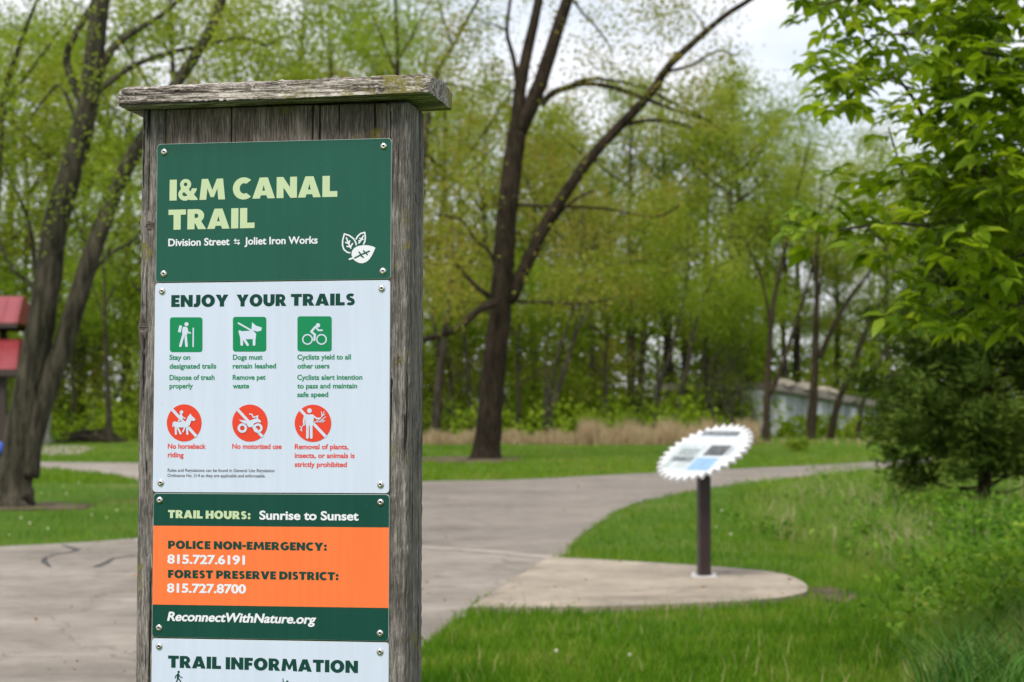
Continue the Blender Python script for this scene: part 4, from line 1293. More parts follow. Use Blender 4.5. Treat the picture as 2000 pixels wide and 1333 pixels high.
# --- the big tree standing by the path
r1 = np.random.RandomState(11)
Y = BT[1]; base = np.array([BT[0], BT[1], 0.0])
defs = [
    ([(947,905),(950,880),(957,800),(966,720),(976,620),(982,540),(988,440),(1000,330),(1010,255)], 27, 19),
    ([(1010,262),(1014,190),(1028,110),(1046,30),(1062,-60)], 15, 8),
    ([(1012,170),(1002,110),(990,60),(1000,-20)], 6, 3),
    ([(1012,258),(1040,200),(1066,130),(1092,50),(1122,-40)], 18, 11),
    ([(1112,-10),(1140,28),(1170,60),(1196,100)], 3, 1.5),
    ([(1058,205),(1080,182),(1120,168),(1150,164),(1200,172),(1250,190),(1310,212),(1370,232)], 7.5, 2.5),
    ([(1102,174),(1140,156),(1200,158),(1262,172),(1310,178)], 4, 1.5),
    ([(994,590),(1014,548),(1050,470),(1092,395),(1150,312),(1205,252),(1268,186),(1306,130),(1350,88),(1412,34),(1480,-10)], 15, 5),
    ([(1214,246),(1262,236),(1310,238),(1352,250)], 4.5, 2),
    ([(1306,140),(1350,128),(1400,100),(1440,110)], 3.5, 1.5),
    ([(1276,180),(1320,204),(1370,228),(1420,262)], 3.5, 1.5),
    ([(968,592,-.5),(935,606,-1),(905,634,-1.5),(870,652,-2),(825,664,-2)], 8, 5.5),
    ([(966,585),(940,568),(915,545),(895,520),(870,500)], 6, 2.5),
    ([(985,592),(1040,590),(1085,592),(1135,594),(1200,584)], 4.5, 1.5),
    ([(985,580),(960,500),(930,470),(900,430),(850,420)], 4, 1.5),
    ([(1000,400),(1090,404),(1180,408),(1280,424),(1330,400)], 3.6, 1.4),
    ([(1020,540),(1070,450),(1110,400),(1160,372)], 5, 2),
]
big = limbs_px(Y, base, defs)
big[0] = ([np.array([p[0], p[1], p[2]]) for p in big[0][0]], big[0][1])
big[0][1][0] *= 1.45; big[0][1][1] *= 1.12
tg = np.concatenate([
    targets_px(Y, base, [(830,-60),(1330,-80),(1360,120),(1380,300),(1330,420),(1200,560),(1000,640),(880,640),(830,560)], 190, r1, 4.5),
    targets_px(Y, base, [(1130,120),(1400,-20),(1440,20),(1400,240),(1280,300)], 30, r1, 3.0),
    targets_px(Y, base, [(840,200),(990,200),(990,560),(840,620)], 24, r1, 4.0)])
# the bole carries no sprays on the side towards the path
tp_ = np.array([proj(t_ + base) for t_ in tg])
ax_ = np.interp(tp_[:, 1], [-60, 255, 590, 900], [1080, 1010, 980, 945])
limb_ = np.interp(tp_[:, 1], [0, 186, 395, 548], [1460, 1268, 1092, 1014])
tg = tg[~((tg[:, 1] < 1.2) & ((np.abs(tp_[:, 0] - ax_) < 75) | (np.abs(tp_[:, 0] - limb_) < 40)))]
make_tree('tree', tuple(base), 'big dark-barked tree forking above the lawn just beyond the path, with bronze young leaves', 'tree', big, tg, r1, M_bark_c, M_bud, 80, 0.088, 0.36, sides=10, skip_low=1.9, twig_r=0.022)

# --- leaning double-stemmed tree at the left
r2 = np.random.RandomState(12)
Y = LT[1]; base = np.array([LT[0], LT[1], 0.0])
defs = [
    ([(24,996),(26,960),(34,900),(50,790),(72,680),(88,590),(104,470),(130,360),(158,270),(174,190),(186,90),(200,-40)], 33, 18),
    ([(52,930),(62,860),(98,740),(132,650),(165,540),(200,440),(240,340),(285,262),(340,170),(400,80),(440,-20)], 25, 9),
    ([(176,190),(215,160),(262,128),(330,104),(400,88),(470,74),(520,90)], 7, 3),
    ([(172,205),(210,110),(255,66),(310,34),(360,-10)], 9, 4),
    ([(160,265),(120,170),(90,190),(60,230)], 4, 2),
    ([(168,215),(130,120),(162,40),(205,-20)], 9, 5),
    ([(72,560),(60,450),(44,400),(10,330)], 5, 2),
    ([(78,640),(62,560),(20,520),(-20,420)], 5, 2),
    ([(160,560),(210,500),(260,470),(300,420)], 4, 1.6),
]
lt = limbs_px(Y, base, defs)
lt[0][1][0] *= 1.45; lt[0][1][1] *= 1.22; lt[0][1][2] *= 1.06
tg = np.concatenate([
    targets_px(Y, base, [(-120,-60),(560,-80),(520,120),(330,240),(300,430),(200,420),(60,470),(-120,420)], 150, r2, 2.2),
    targets_px(Y, base, [(330,-60),(760,-60),(720,60),(420,160)], 34, r2, 1.6)])
make_tree('tree', tuple(base), 'leaning tree with two thick grey-brown stems beside the shelter', 'tree', lt, tg, r2, M_bark_l, M_spring, 58, 0.055, 0.26, sides=12, skip_low=2.0, twig_r=0.013, step=.3)

# --- trunks one can tell apart at the edge of the wood
named = [
    ('dark leaning trunk crossing the upper left corner', 40, [([(-70,925),(-40,700),(-8,400),(6,200),(36,95),(84,-30)], 15, 9), ([(8,200),(50,150),(110,70),(160,0)], 6, 2)], [(-200,-60),(200,-60),(160,200),(-200,300)], 60, M_bark_c, M_spring, .085),
    ('slim dark tree rising straight behind the cap board of the trail sign', 50, [([(780,890),(778,500),(777,200),(775,60),(768,-60)], 10, 7), ([(776,150),(740,60),(700,-20)], 4, 2), ([(777,120),(810,60),(850,-20)], 4, 2)], [(640,-60),(900,-60),(880,120),(660,130)], 70, M_bark_c, M_fresh, .11),
    ('slanting tree just to the right of the cap board', 58, [([(800,872),(812,500),(828,300),(848,158),(888,84),(950,-30)], 13, 7), ([(850,160),(900,170),(960,190)], 4, 2), ([(884,90),(860,20),(850,-40)], 4, 2)], [(780,-60),(1010,-60),(990,240),(800,300)], 80, M_bark_g, M_spring, .12),
    ('small straight trunk between the leaning tree and the trail sign', 64, [([(214,868),(212,800),(208,700),(204,560),(200,420)], 8.5, 5), ([(208,640),(180,560),(150,500)], 3, 1.5), ([(206,600),(240,520),(262,440)], 3, 1.5)], [(90,320),(300,320),(300,640),(120,640)], 80, M_bark_g, M_fresh, .13),
    ('thin many-stemmed tree in the middle of the wood, its stems leaning right', 72, [([(1066,858),(1072,780),(1088,700),(1118,610),(1150,500),(1190,400)], 6, 3), ([(1072,858),(1082,780),(1112,690),(1162,560),(1180,520),(1290,505)], 6, 2.5), ([(1062,858),(1064,780),(1068,690),(1080,560)], 4, 2), ([(1080,800),(1105,720),(1130,600),(1140,450)], 4, 2)], [(1040,330),(1310,330),(1340,560),(1090,660)], 90, M_bark_g, M_bud, .14),
    ('pair of dark stems leaning right in front of the bright undergrowth', 74, [([(1278,858),(1286,760),(1310,690),(1330,610),(1350,500)], 8, 4), ([(1318,858),(1328,780),(1346,700),(1362,620),(1400,520)], 9, 4), ([(1284,800),(1284,700),(1290,600)], 4, 2)], [(1230,380),(1460,380),(1440,640),(1260,660)], 90, M_bark_g, M_spring, .14),
    ('stout dark trunk close to the right post of the trail sign', 70, [([(850,862),(856,760),(868,660),(884,520),(880,400)], 13, 6), ([(862,700),(840,600),(820,520)], 5, 2)], [(800,360),(960,360),(950,620),(820,620)], 60, M_bark_g, M_bud, .13),
    ('thin upright stem left of the big tree', 73, [([(922,860),(916,760),(906,640),(900,500),(890,380)], 6, 3)], [(850,300),(960,300),(960,600),(860,600)], 50, M_bark_g, M_spring, .13),
    ('slender forked tree at the left end of the concrete wall', 66, [([(1497,868),(1498,790),(1502,700),(1510,600),(1530,500),(1552,400),(1580,280)], 9.5, 4), ([(1504,770),(1525,720),(1552,640),(1574,570),(1600,470),(1640,360)], 6.5, 2.5), ([(1505,640),(1486,540),(1440,440)], 4, 2)], [(1400,140),(1660,180),(1640,470),(1430,540)], 120, M_bark_r, M_spring, .12),
    ('thickest of the thin trees before the concrete wall, forked at mid height', 69, [([(1582,858),(1588,790),(1592,700),(1595,600),(1597,480),(1606,340)], 12.5, 5), ([(1600,700),(1625,645),(1655,590),(1700,530),(1744,460),(1790,360)], 7, 3), ([(1596,560),(1576,480),(1550,420)], 4, 2), ([(1597,600),(1612,500),(1640,420)], 3, 1.5)], [(1500,200),(1780,220),(1800,440),(1680,500),(1540,480)], 120, M_bark_r, M_spring, .12),
    ('right-leaning thin tree in front of the middle of the concrete wall', 71, [([(1620,856),(1636,790),(1660,730),(1690,650),(1722,590),(1756,535),(1800,430)], 9, 4), ([(1690,650),(1700,560),(1690,480)], 3, 1.5)], [(1640,300),(1860,300),(1860,540),(1720,560)], 90, M_bark_r, M_spring, .12),
    ('thinnest leaning tree before the concrete wall, nearest the dark cedar', 70, [([(1674,856),(1684,790),(1706,730),(1730,680),(1748,630),(1780,560)], 5.5, 2.5)], [(1700,460),(1860,440),(1860,660),(1730,640)], 70, M_bark_r, M_fresh, .12),
]
for i, (lab, Y, defs, poly, nt, bm, lm, ls) in enumerate(named):
    rr = np.random.RandomState(100 + i)
    b0 = P(defs[0][0][0][0], 850, Y); base = np.array([b0[0], b0[1], 0.0])
    lb = limbs_px(Y, base, [(d_[0], d_[1]*.85, d_[2]*.35) for d_ in defs])
    p0 = lb[0][0][0]
    lb = [([np.array([p[0], p[1], p[2]]) for p in l[0]], l[1]) for l in lb]
    lb[0][0][0][2] = -0.1
    tg = targets_px(Y, base, poly, nt, rr, 2.5)
    make_tree('tree', tuple(base), lab, 'tree', lb, tg, rr, bm, lm, 48, ls*.74, 0.45, sides=8, skip_low=2.5, twig_r=0.018)

# --- the wood behind: a few kinds of tree, set out one by one
def forest_proto(seed, H, rad, bm, lm, nt, leaf_n, leaf_size, bare=0.22):
    rr = np.random.RandomState(seed)
    lean = rr.uniform(-.06, .06, 2)
    tp = [np.array([lean[0]*h*H + rr.uniform(-.12, .12)*(h > 0), lean[1]*h*H + rr.uniform(-.12, .12)*(h > 0), h*H]) for h in (0, .2, .4, .6, .8, .95)]
    tp[0][2] = -.1
    r0 = H*0.0125
    limbs = [(tp, [r0*1.2, r0, r0*.8, r0*.55, r0*.3, r0*.12])]
    for k in range(7):
        f = rr.uniform(.28, .75); p = np.array([np.interp(f, (0, .2, .4, .6, .8, .95), [t[a] for t in tp]) for a in range(3)])
        an = rr.uniform(0, 2*np.pi); Lb = rad*rr.uniform(.6, 1.0)
        d = np.array([math.cos(an), math.sin(an), rr.uniform(.5, 1.3)])
        limbs.append(([p, p + d*Lb*.4, p + d*Lb*.8 + np.array([0, 0, .3])], [r0*.42, r0*.28, r0*.12]))
    tg = []
    for k in range(10):
        f = rr.uniform(bare, .97); an = rr.uniform(0, 2*np.pi); q = rad*rr.uniform(.15, .85)*(1.15 - abs(f - .6))
        c = np.array([lean[0]*f*H + q*math.cos(an), lean[1]*f*H + q*math.sin(an), f*H])
        tg.append(lumps(rr, c, np.array([1, 1, .8])*rad*rr.uniform(.28, .48), nt // 10))
    tg = np.concatenate(tg); tg[:, 2] = np.maximum(tg[:, 2], H*.12)
    w_, V, Fq = tree_meshes(limbs, tg, rr, leaf_n, leaf_size, 0.55, twig_r=0.03, step=.8, sides=6, skip_low=H*.15)
    t = empty('tree', (0, 0, 0))
    w_.build('trunk', bm, t); mesh_np('crown', V, Fq, lm, t)
    return t

def copy_thing(o):
    c = o.copy(); COL.objects.link(c)
    for ch in list(o.children):
        d = ch.copy(); COL.objects.link(d); d.parent = c
    return c
protos = {
    'tall': ('tall full-crowned tree standing deep in the wood', forest_proto(31, 19, 4.2, M_bark_g, M_spring, 120, 84, .148), 19),
    'fresh': ('tall bright green tree standing deep in the wood', forest_proto(32, 18, 4.4, M_bark_g, M_fresh, 130, 84, .148), 18),
    'mid': ('middle-sized yellow-green tree of the wood behind the dry grass', forest_proto(33, 13, 3.8, M_bark_g, M_spring, 110, 84, .14, .1), 13),
    'bronze': ('middle-sized tree with bronze young leaves in the wood', forest_proto(34, 13, 3.6, M_bark_g, M_bud, 100, 84, .135, .12), 13),
    'thin': ('thin sparsely leafed tree of the wood showing sky through its crown', forest_proto(35, 16, 3.2, M_bark_g, M_spring, 120, 84, .14, .26), 16),
    'low': ('low bushy green tree at the foot of the wood', forest_proto(36, 7.5, 3.2, M_bark_g, M_fresh, 100, 90, .135, .02), 7.5),
}
rw = np.random.RandomState(77)
used = set()
def plant(kind, px, Y, s=1.0):
    lab, o, H = protos[kind]
    if kind in used: o = copy_thing(o)
    used.add(kind)
    p = P(px, 850, Y)
    o.location = (p[0], Y, 0)
    o.rotation_euler = (0, 0, rw.uniform(0, 6.28))
    o.scale = (s*rw.uniform(.95, 1.1),)*2 + (s,)
    tag(o, lab, 'tree', lab.replace(' tree', ' trees', 1))
FOREST = [
 ('tall',-220,84,1.0),('fresh',-60,80,1.0),('tall',120,92,1.05),('fresh',250,84,1.0),('tall',380,80,1.05),('fresh',470,96,1.1),('tall',560,82,1.0),('fresh',640,86,1.05),('tall',700,98,1.1),('fresh',180,100,1.15),('tall',20,98,1.1),('fresh',800,94,1.05),
 ('mid',-120,74,1.0),('mid',60,78,.95),('bronze',160,76,1.0),('mid',300,74,1.0),('bronze',420,76,1.0),('mid',520,75,1.0),('mid',640,75,1.0),('bronze',740,78,1.0),
 ('bronze',840,80,1.1),('mid',900,88,1.1),('bronze',960,82,1.0),('mid',1040,84,1.0),('bronze',1110,92,1.0),('fresh',1180,96,.74),('mid',1250,86,.86),('fresh',1330,92,.66),('mid',1400,88,.8),('bronze',1170,80,.8),('mid',1340,80,.72),
 ('tall',900,104,.95),('thin',1010,100,1.1),('thin',1120,104,1.05),('thin',1380,92,1.0),('thin',1450,86,1.0),('thin',1500,96,.95),('mid',1470,90,.66),
 ('thin',1560,94,.85),('thin',1630,98,.82),('mid',1700,100,.85),('thin',1740,90,.85),
 ('thin',1230,86,.95),('thin',1310,90,1.0),('thin',1425,84,.9),('mid',1530,88,.85),
 ('low',1010,74,.8),('low',1180,76,.8),('low',1380,77,.75),('low',1460,79,.7),('low',1560,104,.72),('low',1640,108,.7),('low',1720,106,.8),('mid',1790,96,.72),('mid',1870,92,.85),('fresh',1960,90,.72),('mid',2060,84,1.0),('tall',2180,92,.9),('fresh',2300,96,.9),
 ('low',-40,72,.8),('low',140,74,.8),('low',300,76,.75),('low',460,72,.8),('low',620,74,.8),('low',740,72,.7),('low',880,76,.75),
]
for f in FOREST: plant(*f)

# --- undergrowth at the foot of the wood: one mass of leafy brush
ru = np.random.RandomState(88)
C = []
for i in range(330):
    px = ru.uniform(-350, 2350); Yc = ru.uniform(68, 104)
    if 1485 < px < 1790 and Yc < 92: continue
    p = P(px, 850, Yc)
    h = ru.uniform(.8, 2.6) * (1 if Yc > 74 else .7); r_ = ru.uniform(.7, 1.7)
    n = int(150*r_)
    d = rand_dirs(ru, n)*(ru.uniform(.3, 1, n)**.4)[:, None]
    q = np.stack([p[0] + d[:, 0]*r_, Yc + d[:, 1]*r_, np.abs(d[:, 2])*h*ru.uniform(.6, 1.2, n) + .05], 1)
    C.append(q)
for i in range(26):                                        # small tufts of brush in front of the wall and along its foot
    px = ru.uniform(1500, 1740); Yc = ru.uniform(70, 76); p = P(px, 850, Yc); n = 60
    d = rand_dirs(ru, n); r_ = ru.uniform(.25, .6)
    C.append(np.stack([p[0] + d[:, 0]*r_, Yc + d[:, 1]*r_, np.abs(d[:, 2])*r_*1.3 + .04], 1))
for i in range(420):                                       # taller brush closing the gaps between the trunks farther back
    px = ru.uniform(-450, 2450); Yc = ru.uniform(88, 122)
    top = 6.5 if px < 1380 else (3.6 if px < 1760 else 5.5)
    p = P(px, 850, Yc); zc = top*ru.uniform(.1, 1.0)**.8; r_ = ru.uniform(.9, 2.0); n = int(85*r_)
    d = rand_dirs(ru, n)*(ru.uniform(.2, 1, n)**.4)[:, None]
    q = np.stack([p[0] + d[:, 0]*r_*1.2, Yc + d[:, 1]*r_, np.maximum(.05, zc + d[:, 2]*r_*.8)], 1)
    C.append(q)
C = np.concatenate(C)
D = rand_dirs(ru, len(C)); sz = ru.uniform(.11, .26, len(C))*np.where(C[:, 1] > 87, 1.5, 1.0)
V, Fq = leaf_geo(C, sz, sz*.65, D, ru)
tag(mesh_np('undergrowth', V, Fq, M_under), kind='stuff')

sb = MB()
for i in range(520):
    px = ru.uniform(-350, 2350); Yc = ru.uniform(67, 90)
    if 1500 < px < 1780 and Yc < 80: continue
    p = P(px, 850, Yc); h = ru.uniform(1.0, 4.2)
    a = np.array([p[0], Yc, -.02]); e = a + np.array([ru.uniform(-.5, .5)*h, ru.uniform(-.3, .3)*h, h])
    c_ = curved(a, e, ru, .08, 4); w0 = ru.uniform(.012, .035)
    sb.tube(c_, [w0, w0*.8, w0*.55, w0*.2], 3, 0, False)
    for q in range(3):
        b0 = c_[1] if q == 0 else c_[2]
        sb.tube([b0, b0 + np.array([ru.uniform(-.5, .5), ru.uniform(-.4, .4), ru.uniform(.2, .7)])*h*.35], [w0*.5, w0*.15], 3, 0, False)
tag(sb.build('undergrowth_stems', M_bark_g), kind='stuff')
# --- dry tan grass standing in front of the wood
rd = np.random.RandomState(90)
def band(n, x0, x1, y0, y1):
    px = rd.uniform(x0, x1, n); yy = rd.uniform(y0, y1, n)
    return np.stack([(px - CX)/F*yy, yy], 1)
XY = np.concatenate([band(9500, 1130, 1480, 60.5, 65), band(3000, 1000, 1150, 61, 65), band(2600, 815, 935, 61, 64), band(1500, 930, 1010, 62, 64), band(260, 1480, 1760, 60, 66)])
pxs = XY[:, 0]/XY[:, 1]*F + CX
dens = np.sin(pxs*.035) + np.sin(pxs*.27 + 1) + np.sin(XY[:, 1]*4.2 + pxs*.09)
keep = dens > rd.uniform(-3.2, 1.5, len(XY)); XY = XY[keep]; pxs = pxs[keep]
H = rd.uniform(.2, .82, len(XY))*np.where((pxs > 1130) & (pxs < 1480), 1.0, .62)*(1 + .16*np.sin(pxs*.21 + XY[:, 1]) + .16*np.sin(pxs*.083))
H *= np.where(pxs > 1480, .6, 1)
V, T = blades(XY, H*.92, .02, .30, rd)
tag(mesh_np('dry_grass', V, T, M_dry), kind='stuff')

# --- lawn
rl = np.random.RandomState(91)
TALL = [G(*p)[:2] for p in [(1760,921),(1600,938),(1500,952),(1420,985),(1440,1030),(1520,1058),(1640,1085),(1740,1118),(1840,1150),(1870,1210),(1850,1270),(1790,1333),(1720,1450),(3200,1450),(3000,930)]]
def scatter(n, x0, x1, y0, y1, power=1.0):
    px = rl.uniform(x0, x1, n); py = y0 + (y1 - y0)*rl.uniform(0, 1, n)**power
    d = (EYE*F)/(py - HZ + 1e-6)
    return np.stack([(px - CX)/F*d, d], 1)
def clear(XY, margin_polys=NO_GRASS):
    ok = np.ones(len(XY), bool)
    for pl in margin_polys: ok &= ~inpoly(XY[:, 0], XY[:, 1], pl)
    return XY[ok]
near = clear(np.concatenate([scatter(120000, 760, 2350, 930, 1430), scatter(16000, -300, 800, 935, 1080), scatter(9000, 350, 900, 1300, 2300)]))
intall = inpoly(near[:, 0], near[:, 1], TALL)
lawn = near[~intall]
nz = np.sin(lawn[:, 0]*3.1 + lawn[:, 1]*.7) + np.sin(lawn[:, 0]*1.3 - lawn[:, 1]*1.9 + 2) + rl.normal(size=len(lawn))*.6
H = np.clip(rl.uniform(.035, .085, len(lawn))*(1 + .18*nz), .02, .16)
V, T = blades(lawn, H, rl.uniform(.004, .0075, len(lawn)), .45, rl)
tag(mesh_np('grass', V, T, M_grass), kind='stuff')
st = clear(scatter(900, 760, 2350, 990, 1430)); st = st[~inpoly(st[:, 0], st[:, 1], TALL)]
V, T = blades(st, rl.uniform(.08, .20, len(st)), rl.uniform(.003, .006, len(st)), .4, rl)
tag(mesh_np('grass', V, T, M_stalk), kind='stuff')
far = clear(scatter(70000, -350, 2350, 846, 945))
V, T = blades(far, rl.uniform(.04, .10, len(far)), rl.uniform(.012, .024, len(far)), .5, rl)
tag(mesh_np('grass', V, T, M_grassfar), kind='stuff')
# fringe of grass hanging over the edges of the paving
fr = []
for e in (low_edge, near_edge, pad_edge, top_edge):
    e = np.array([q[:2] for q in e])
    for a, b in zip(e[:-1], e[1:]):
        n = int(np.linalg.norm(b - a)*55)
        t = rl.uniform(0, 1, n)[:, None]
        fr.append(a*(1-t) + b*t + rl.normal(size=(n, 2))*.02)
fr = np.concatenate(fr); fr = fr[fr[:, 1] < 60]
jm = inpoly(fr[:, 0], fr[:, 1], [G(900,1210)[:2], G(1060,1090)[:2], G(1085,1100)[:2], G(930,1204)[:2]])
fr = fr[~jm]
V, T = blades(fr, rl.uniform(.02, .07, len(fr)), .006, .7, rl)
tag(mesh_np('grass', V, T, M_grass), kind='stuff')
# rough unmown grass at the right
tall = np.concatenate([near[intall], clear(scatter(26000, 1400, 2350, 925, 1430))])
tall = tall[inpoly(tall[:, 0], tall[:, 1], TALL)]
n2 = np.sin(tall[:, 0]*2.3 + 1) + np.sin(tall[:, 1]*1.1 + tall[:, 0]*1.4) + rl.normal(size=len(tall))*.5
H = np.clip((.13 + .10*rl.uniform(0, 1, len(tall)))*(1 + .38*n2), .05, .55)
V, T = blades(tall, H, rl.uniform(.004, .009, len(tall)), .42, rl)
tag(mesh_np('tall_grass', V, T, M_tall), kind='stuff')
dd = scatter(3600, 1500, 2350, 925, 1120); dd = dd[inpoly(dd[:, 0], dd[:, 1], TALL)]
dd = dd[(np.sin(dd[:, 0]*3.7 + dd[:, 1]*1.3) + np.sin(dd[:, 1]*2.9)) > rl.uniform(-1.2, 1.6, len(dd))]
V, T = blades(dd, rl.uniform(.12, .42, len(dd)), rl.uniform(.004, .009, len(dd)), .5, rl)
tag(mesh_np('dead_grass', V, T, M_dead), kind='stuff')
sg = scatter(2600, 1800, 2300, 1262, 1440)
lim = 1990 - (sg[:, 1]*0)
pxs = sg[:, 0]/sg[:, 1]*F + CX; pys = HZ + EYE*F/sg[:, 1]
sg = sg[(pxs - 1810) > (1400 - pys)*.9]
V, T = blades(sg, rl.uniform(.15, .46, len(sg)), rl.uniform(.008, .016, len(sg)), .62, rl)
tag(mesh_np('sedge_grass', V, T, M_sedge), kind='stuff')

wc = scatter(900, 1430, 2350, 940, 1300); wc = wc[inpoly(wc[:, 0], wc[:, 1], TALL)]
C = []
for q in wc:
    big_ = (q[0]/q[1]*F + CX) > 1800 and q[1] < 20.5
    n = rl.randint(14, 50)*(2 if big_ else 1); h = rl.uniform(.12, .55 if big_ else .30); r_ = rl.uniform(.06, .24 if big_ else .17)
    C.append(np.stack([q[0] + rl.normal(size=n)*r_, q[1] + rl.normal(size=n)*r_, rl.uniform(.15, 1, n)*h], 1))
C = np.concatenate(C); D = rand_dirs(rl, len(C)); sz = rl.uniform(.03, .075, len(C))
V, Fq = leaf_geo(C, sz, sz*.55, D, rl)
tag(mesh_np('weeds', V, Fq, M_weed), kind='stuff')
lt_ = scatter(420, -200, 1600, 915, 1330)
lt_ = lt_[inpoly(lt_[:, 0], lt_[:, 1], NO_GRASS[1]) | inpoly(lt_[:, 0], lt_[:, 1], NO_GRASS[2])]
lt_ = lt_[rl.rand(len(lt_)) < .55]
D = rand_dirs(rl, len(lt_)); D[:, 2] *= .2; sz = rl.uniform(.015, .05, len(lt_))
V, Fq = leaf_geo(np.column_stack([lt_, np.full(len(lt_), .05)]), sz, sz*.6, D, rl)
tag(mesh_np('leaf_litter', V, Fq, M_litter), kind='stuff')
# --- low leafy shrubs at the right edge
def shrub(name, px, py, hpx, wpx, label, seed, lm, n_st, leaf_n, ls):
    rr = np.random.RandomState(seed)
    b = G(px, py); k = b[1]/F; Hh = hpx*k; Wh = wpx*k/2
    limbs = []; tg = []
    for i in range(n_st):
        a = rr.uniform(0, 6.28); q = rr.uniform(.2, 1)
        e = np.array([math.cos(a)*q*Wh, math.sin(a)*q*Wh*.8, Hh*rr.uniform(.5, 1)*(1.1 - q*.35)])
        limbs.append(([np.array([e[0]*.1, e[1]*.1, -.02]), e*np.array([.5, .5, .6]), e], [.007, .005, .002]))
        for j in range(4): tg.append(e*rr.uniform(.45, 1.05) + rr.normal(size=3)*Wh*.16)
    tg = np.array(tg); tg[:, 2] = np.maximum(tg[:, 2], .05)
    return make_tree(name, (b[0], b[1], 0), label, 'shrub', limbs, tg, rr, M_stem, lm, leaf_n, ls, Wh*.2, twig_r=.003, step=.08, sides=5)
shrub('bramble_shrub', 1945, 1222, 175, 190, 'bright leafy bramble at the right edge above the blue-green grass', 41, M_shrub, 16, 13, .05)
shrub('bramble_shrub', 2060, 1205, 230, 200, 'taller leafy bramble partly out of view at the right edge', 42, M_shrub, 16, 13, .05)
shrub('weed_shrub', 1815, 1010, 62, 90, 'small yellow-green weed shrub below the left of the dark cedar', 43, M_shrub, 10, 12, .045)
shrub('weed_shrub', 1500, 985, 52, 70, 'small bright weed shrub by the path behind the saw-blade sign', 44, M_shrub, 9, 12, .045)
shrub('weed_shrub', 1560, 882, 30, 60, 'low green tuft of weeds on the verge beyond the path', 45, M_under, 9, 12, .09)
shrub('weed_shrub', 1900, 1080, 90, 150, 'dark green weed shrub in the rough grass under the cedar', 46, M_tall, 12, 12, .06)

# --- dandelion clocks scattered over the grass
rdn = np.random.RandomState(47)
def dandelion_proto():
    t = empty('dandelion', (0, 0, 0))
    mb = MB(); mb.tube([(0,0,0), (.004,0,.06), (.0,.004,.125)], .0028, 5); mb.build('stem', M_stem, t)
    n = 90; d = rand_dirs(rdn, n)
    V, Fq = leaf_geo(np.array([0, 0, .14]) + d*.013, .015, .009, d, rdn, .1)
    mesh_np('seed_head', V, Fq, M_fluff, t)
    return t
dp = dandelion_proto(); first = True
for px, py in [(1408,1003),(1396,1033),(1425,1052),(1083,1290),(1225,1298),(1626,1025),(80,962),(125,950),(130,968),(60,1030),(40,1018),(155,945),(208,1016),(180,1010),(16,1050),(95,1040),(230,1003),(1570,962),(1688,1005),(1930,1012)]:
    o = dp if first else copy_thing(dp)
    first = False
    b = G(px, py + 10)
    o.location = (b[0], b[1], 0); o.rotation_euler = (rdn.uniform(-.2, .2), rdn.uniform(-.2, .2), rdn.uniform(0, 6))
    s = rdn.uniform(.45, .7); o.scale = (s, s, s)
    tag(o, 'white dandelion clock on a thin stem in the grass', 'dandelion', 'dandelion clocks scattered in the grass')

# --- dark cedar at the right
rc = np.random.RandomState(51)
cb = G(1925, 1003); Yc = cb[1]; base = np.array([cb[0], cb[1], 0.0])
Hc = 4.1
limbs = [([np.array([0, 0, -.05]), np.array([.0, .02, .5]), np.array([.03, 0, 1.4]), np.array([0, .03, 2.6]), np.array([.02, 0, Hc])], [.10, .085, .065, .04, .01])]
tg = []
for i in range(150):
    h = .32 + (Hc - .5)*(i/150.0)**.9
    rmax = np.interp(h, [.3, .7, 1.3, 2.2, 3.2, Hc], [1.0, 1.38, 1.45, 1.12, .75, .12])*rc.uniform(.72, 1.08)
    a = i*2.399 + rc.uniform(-.3, .3)
    if h < .75 and abs(math.sin(a)*1) < .9 and math.cos(a) > -.3 and math.sin(a) < .3: rmax *= .55
    e = np.array([math.cos(a)*rmax, math.sin(a)*rmax, h + rmax*rc.uniform(-.02, .35)])
    s = np.array([0, 0, max(.25, h - .15)])
    limbs.append(([s, s*.5 + e*.5 + np.array([0, 0, -.06]), e], [.02, .012, .004]))
    for j in range(6):
        f = rc.uniform(.45, 1.08)
        tg.append(s*(1-f) + e*f + rc.normal(size=3)*.07)
tg = np.array(tg); tg[:, 2] = np.maximum(tg[:, 2], .26)
front = (np.hypot(tg[:, 0], tg[:, 1]) < .75) | (tg[:, 1] < .25) & (tg[:, 0] > -.5)
tg[front, 2] = np.maximum(tg[front, 2], .55 + rc.uniform(0, .3, front.sum()))
make_tree('cedar_tree', tuple(base), 'dense dark green cedar standing in the rough grass at the right', 'tree', limbs, tg, rc, M_bark_r, M_cedar, 115, .115, .11, wfac=.20, twig_r=.006, step=.25, sides=5)

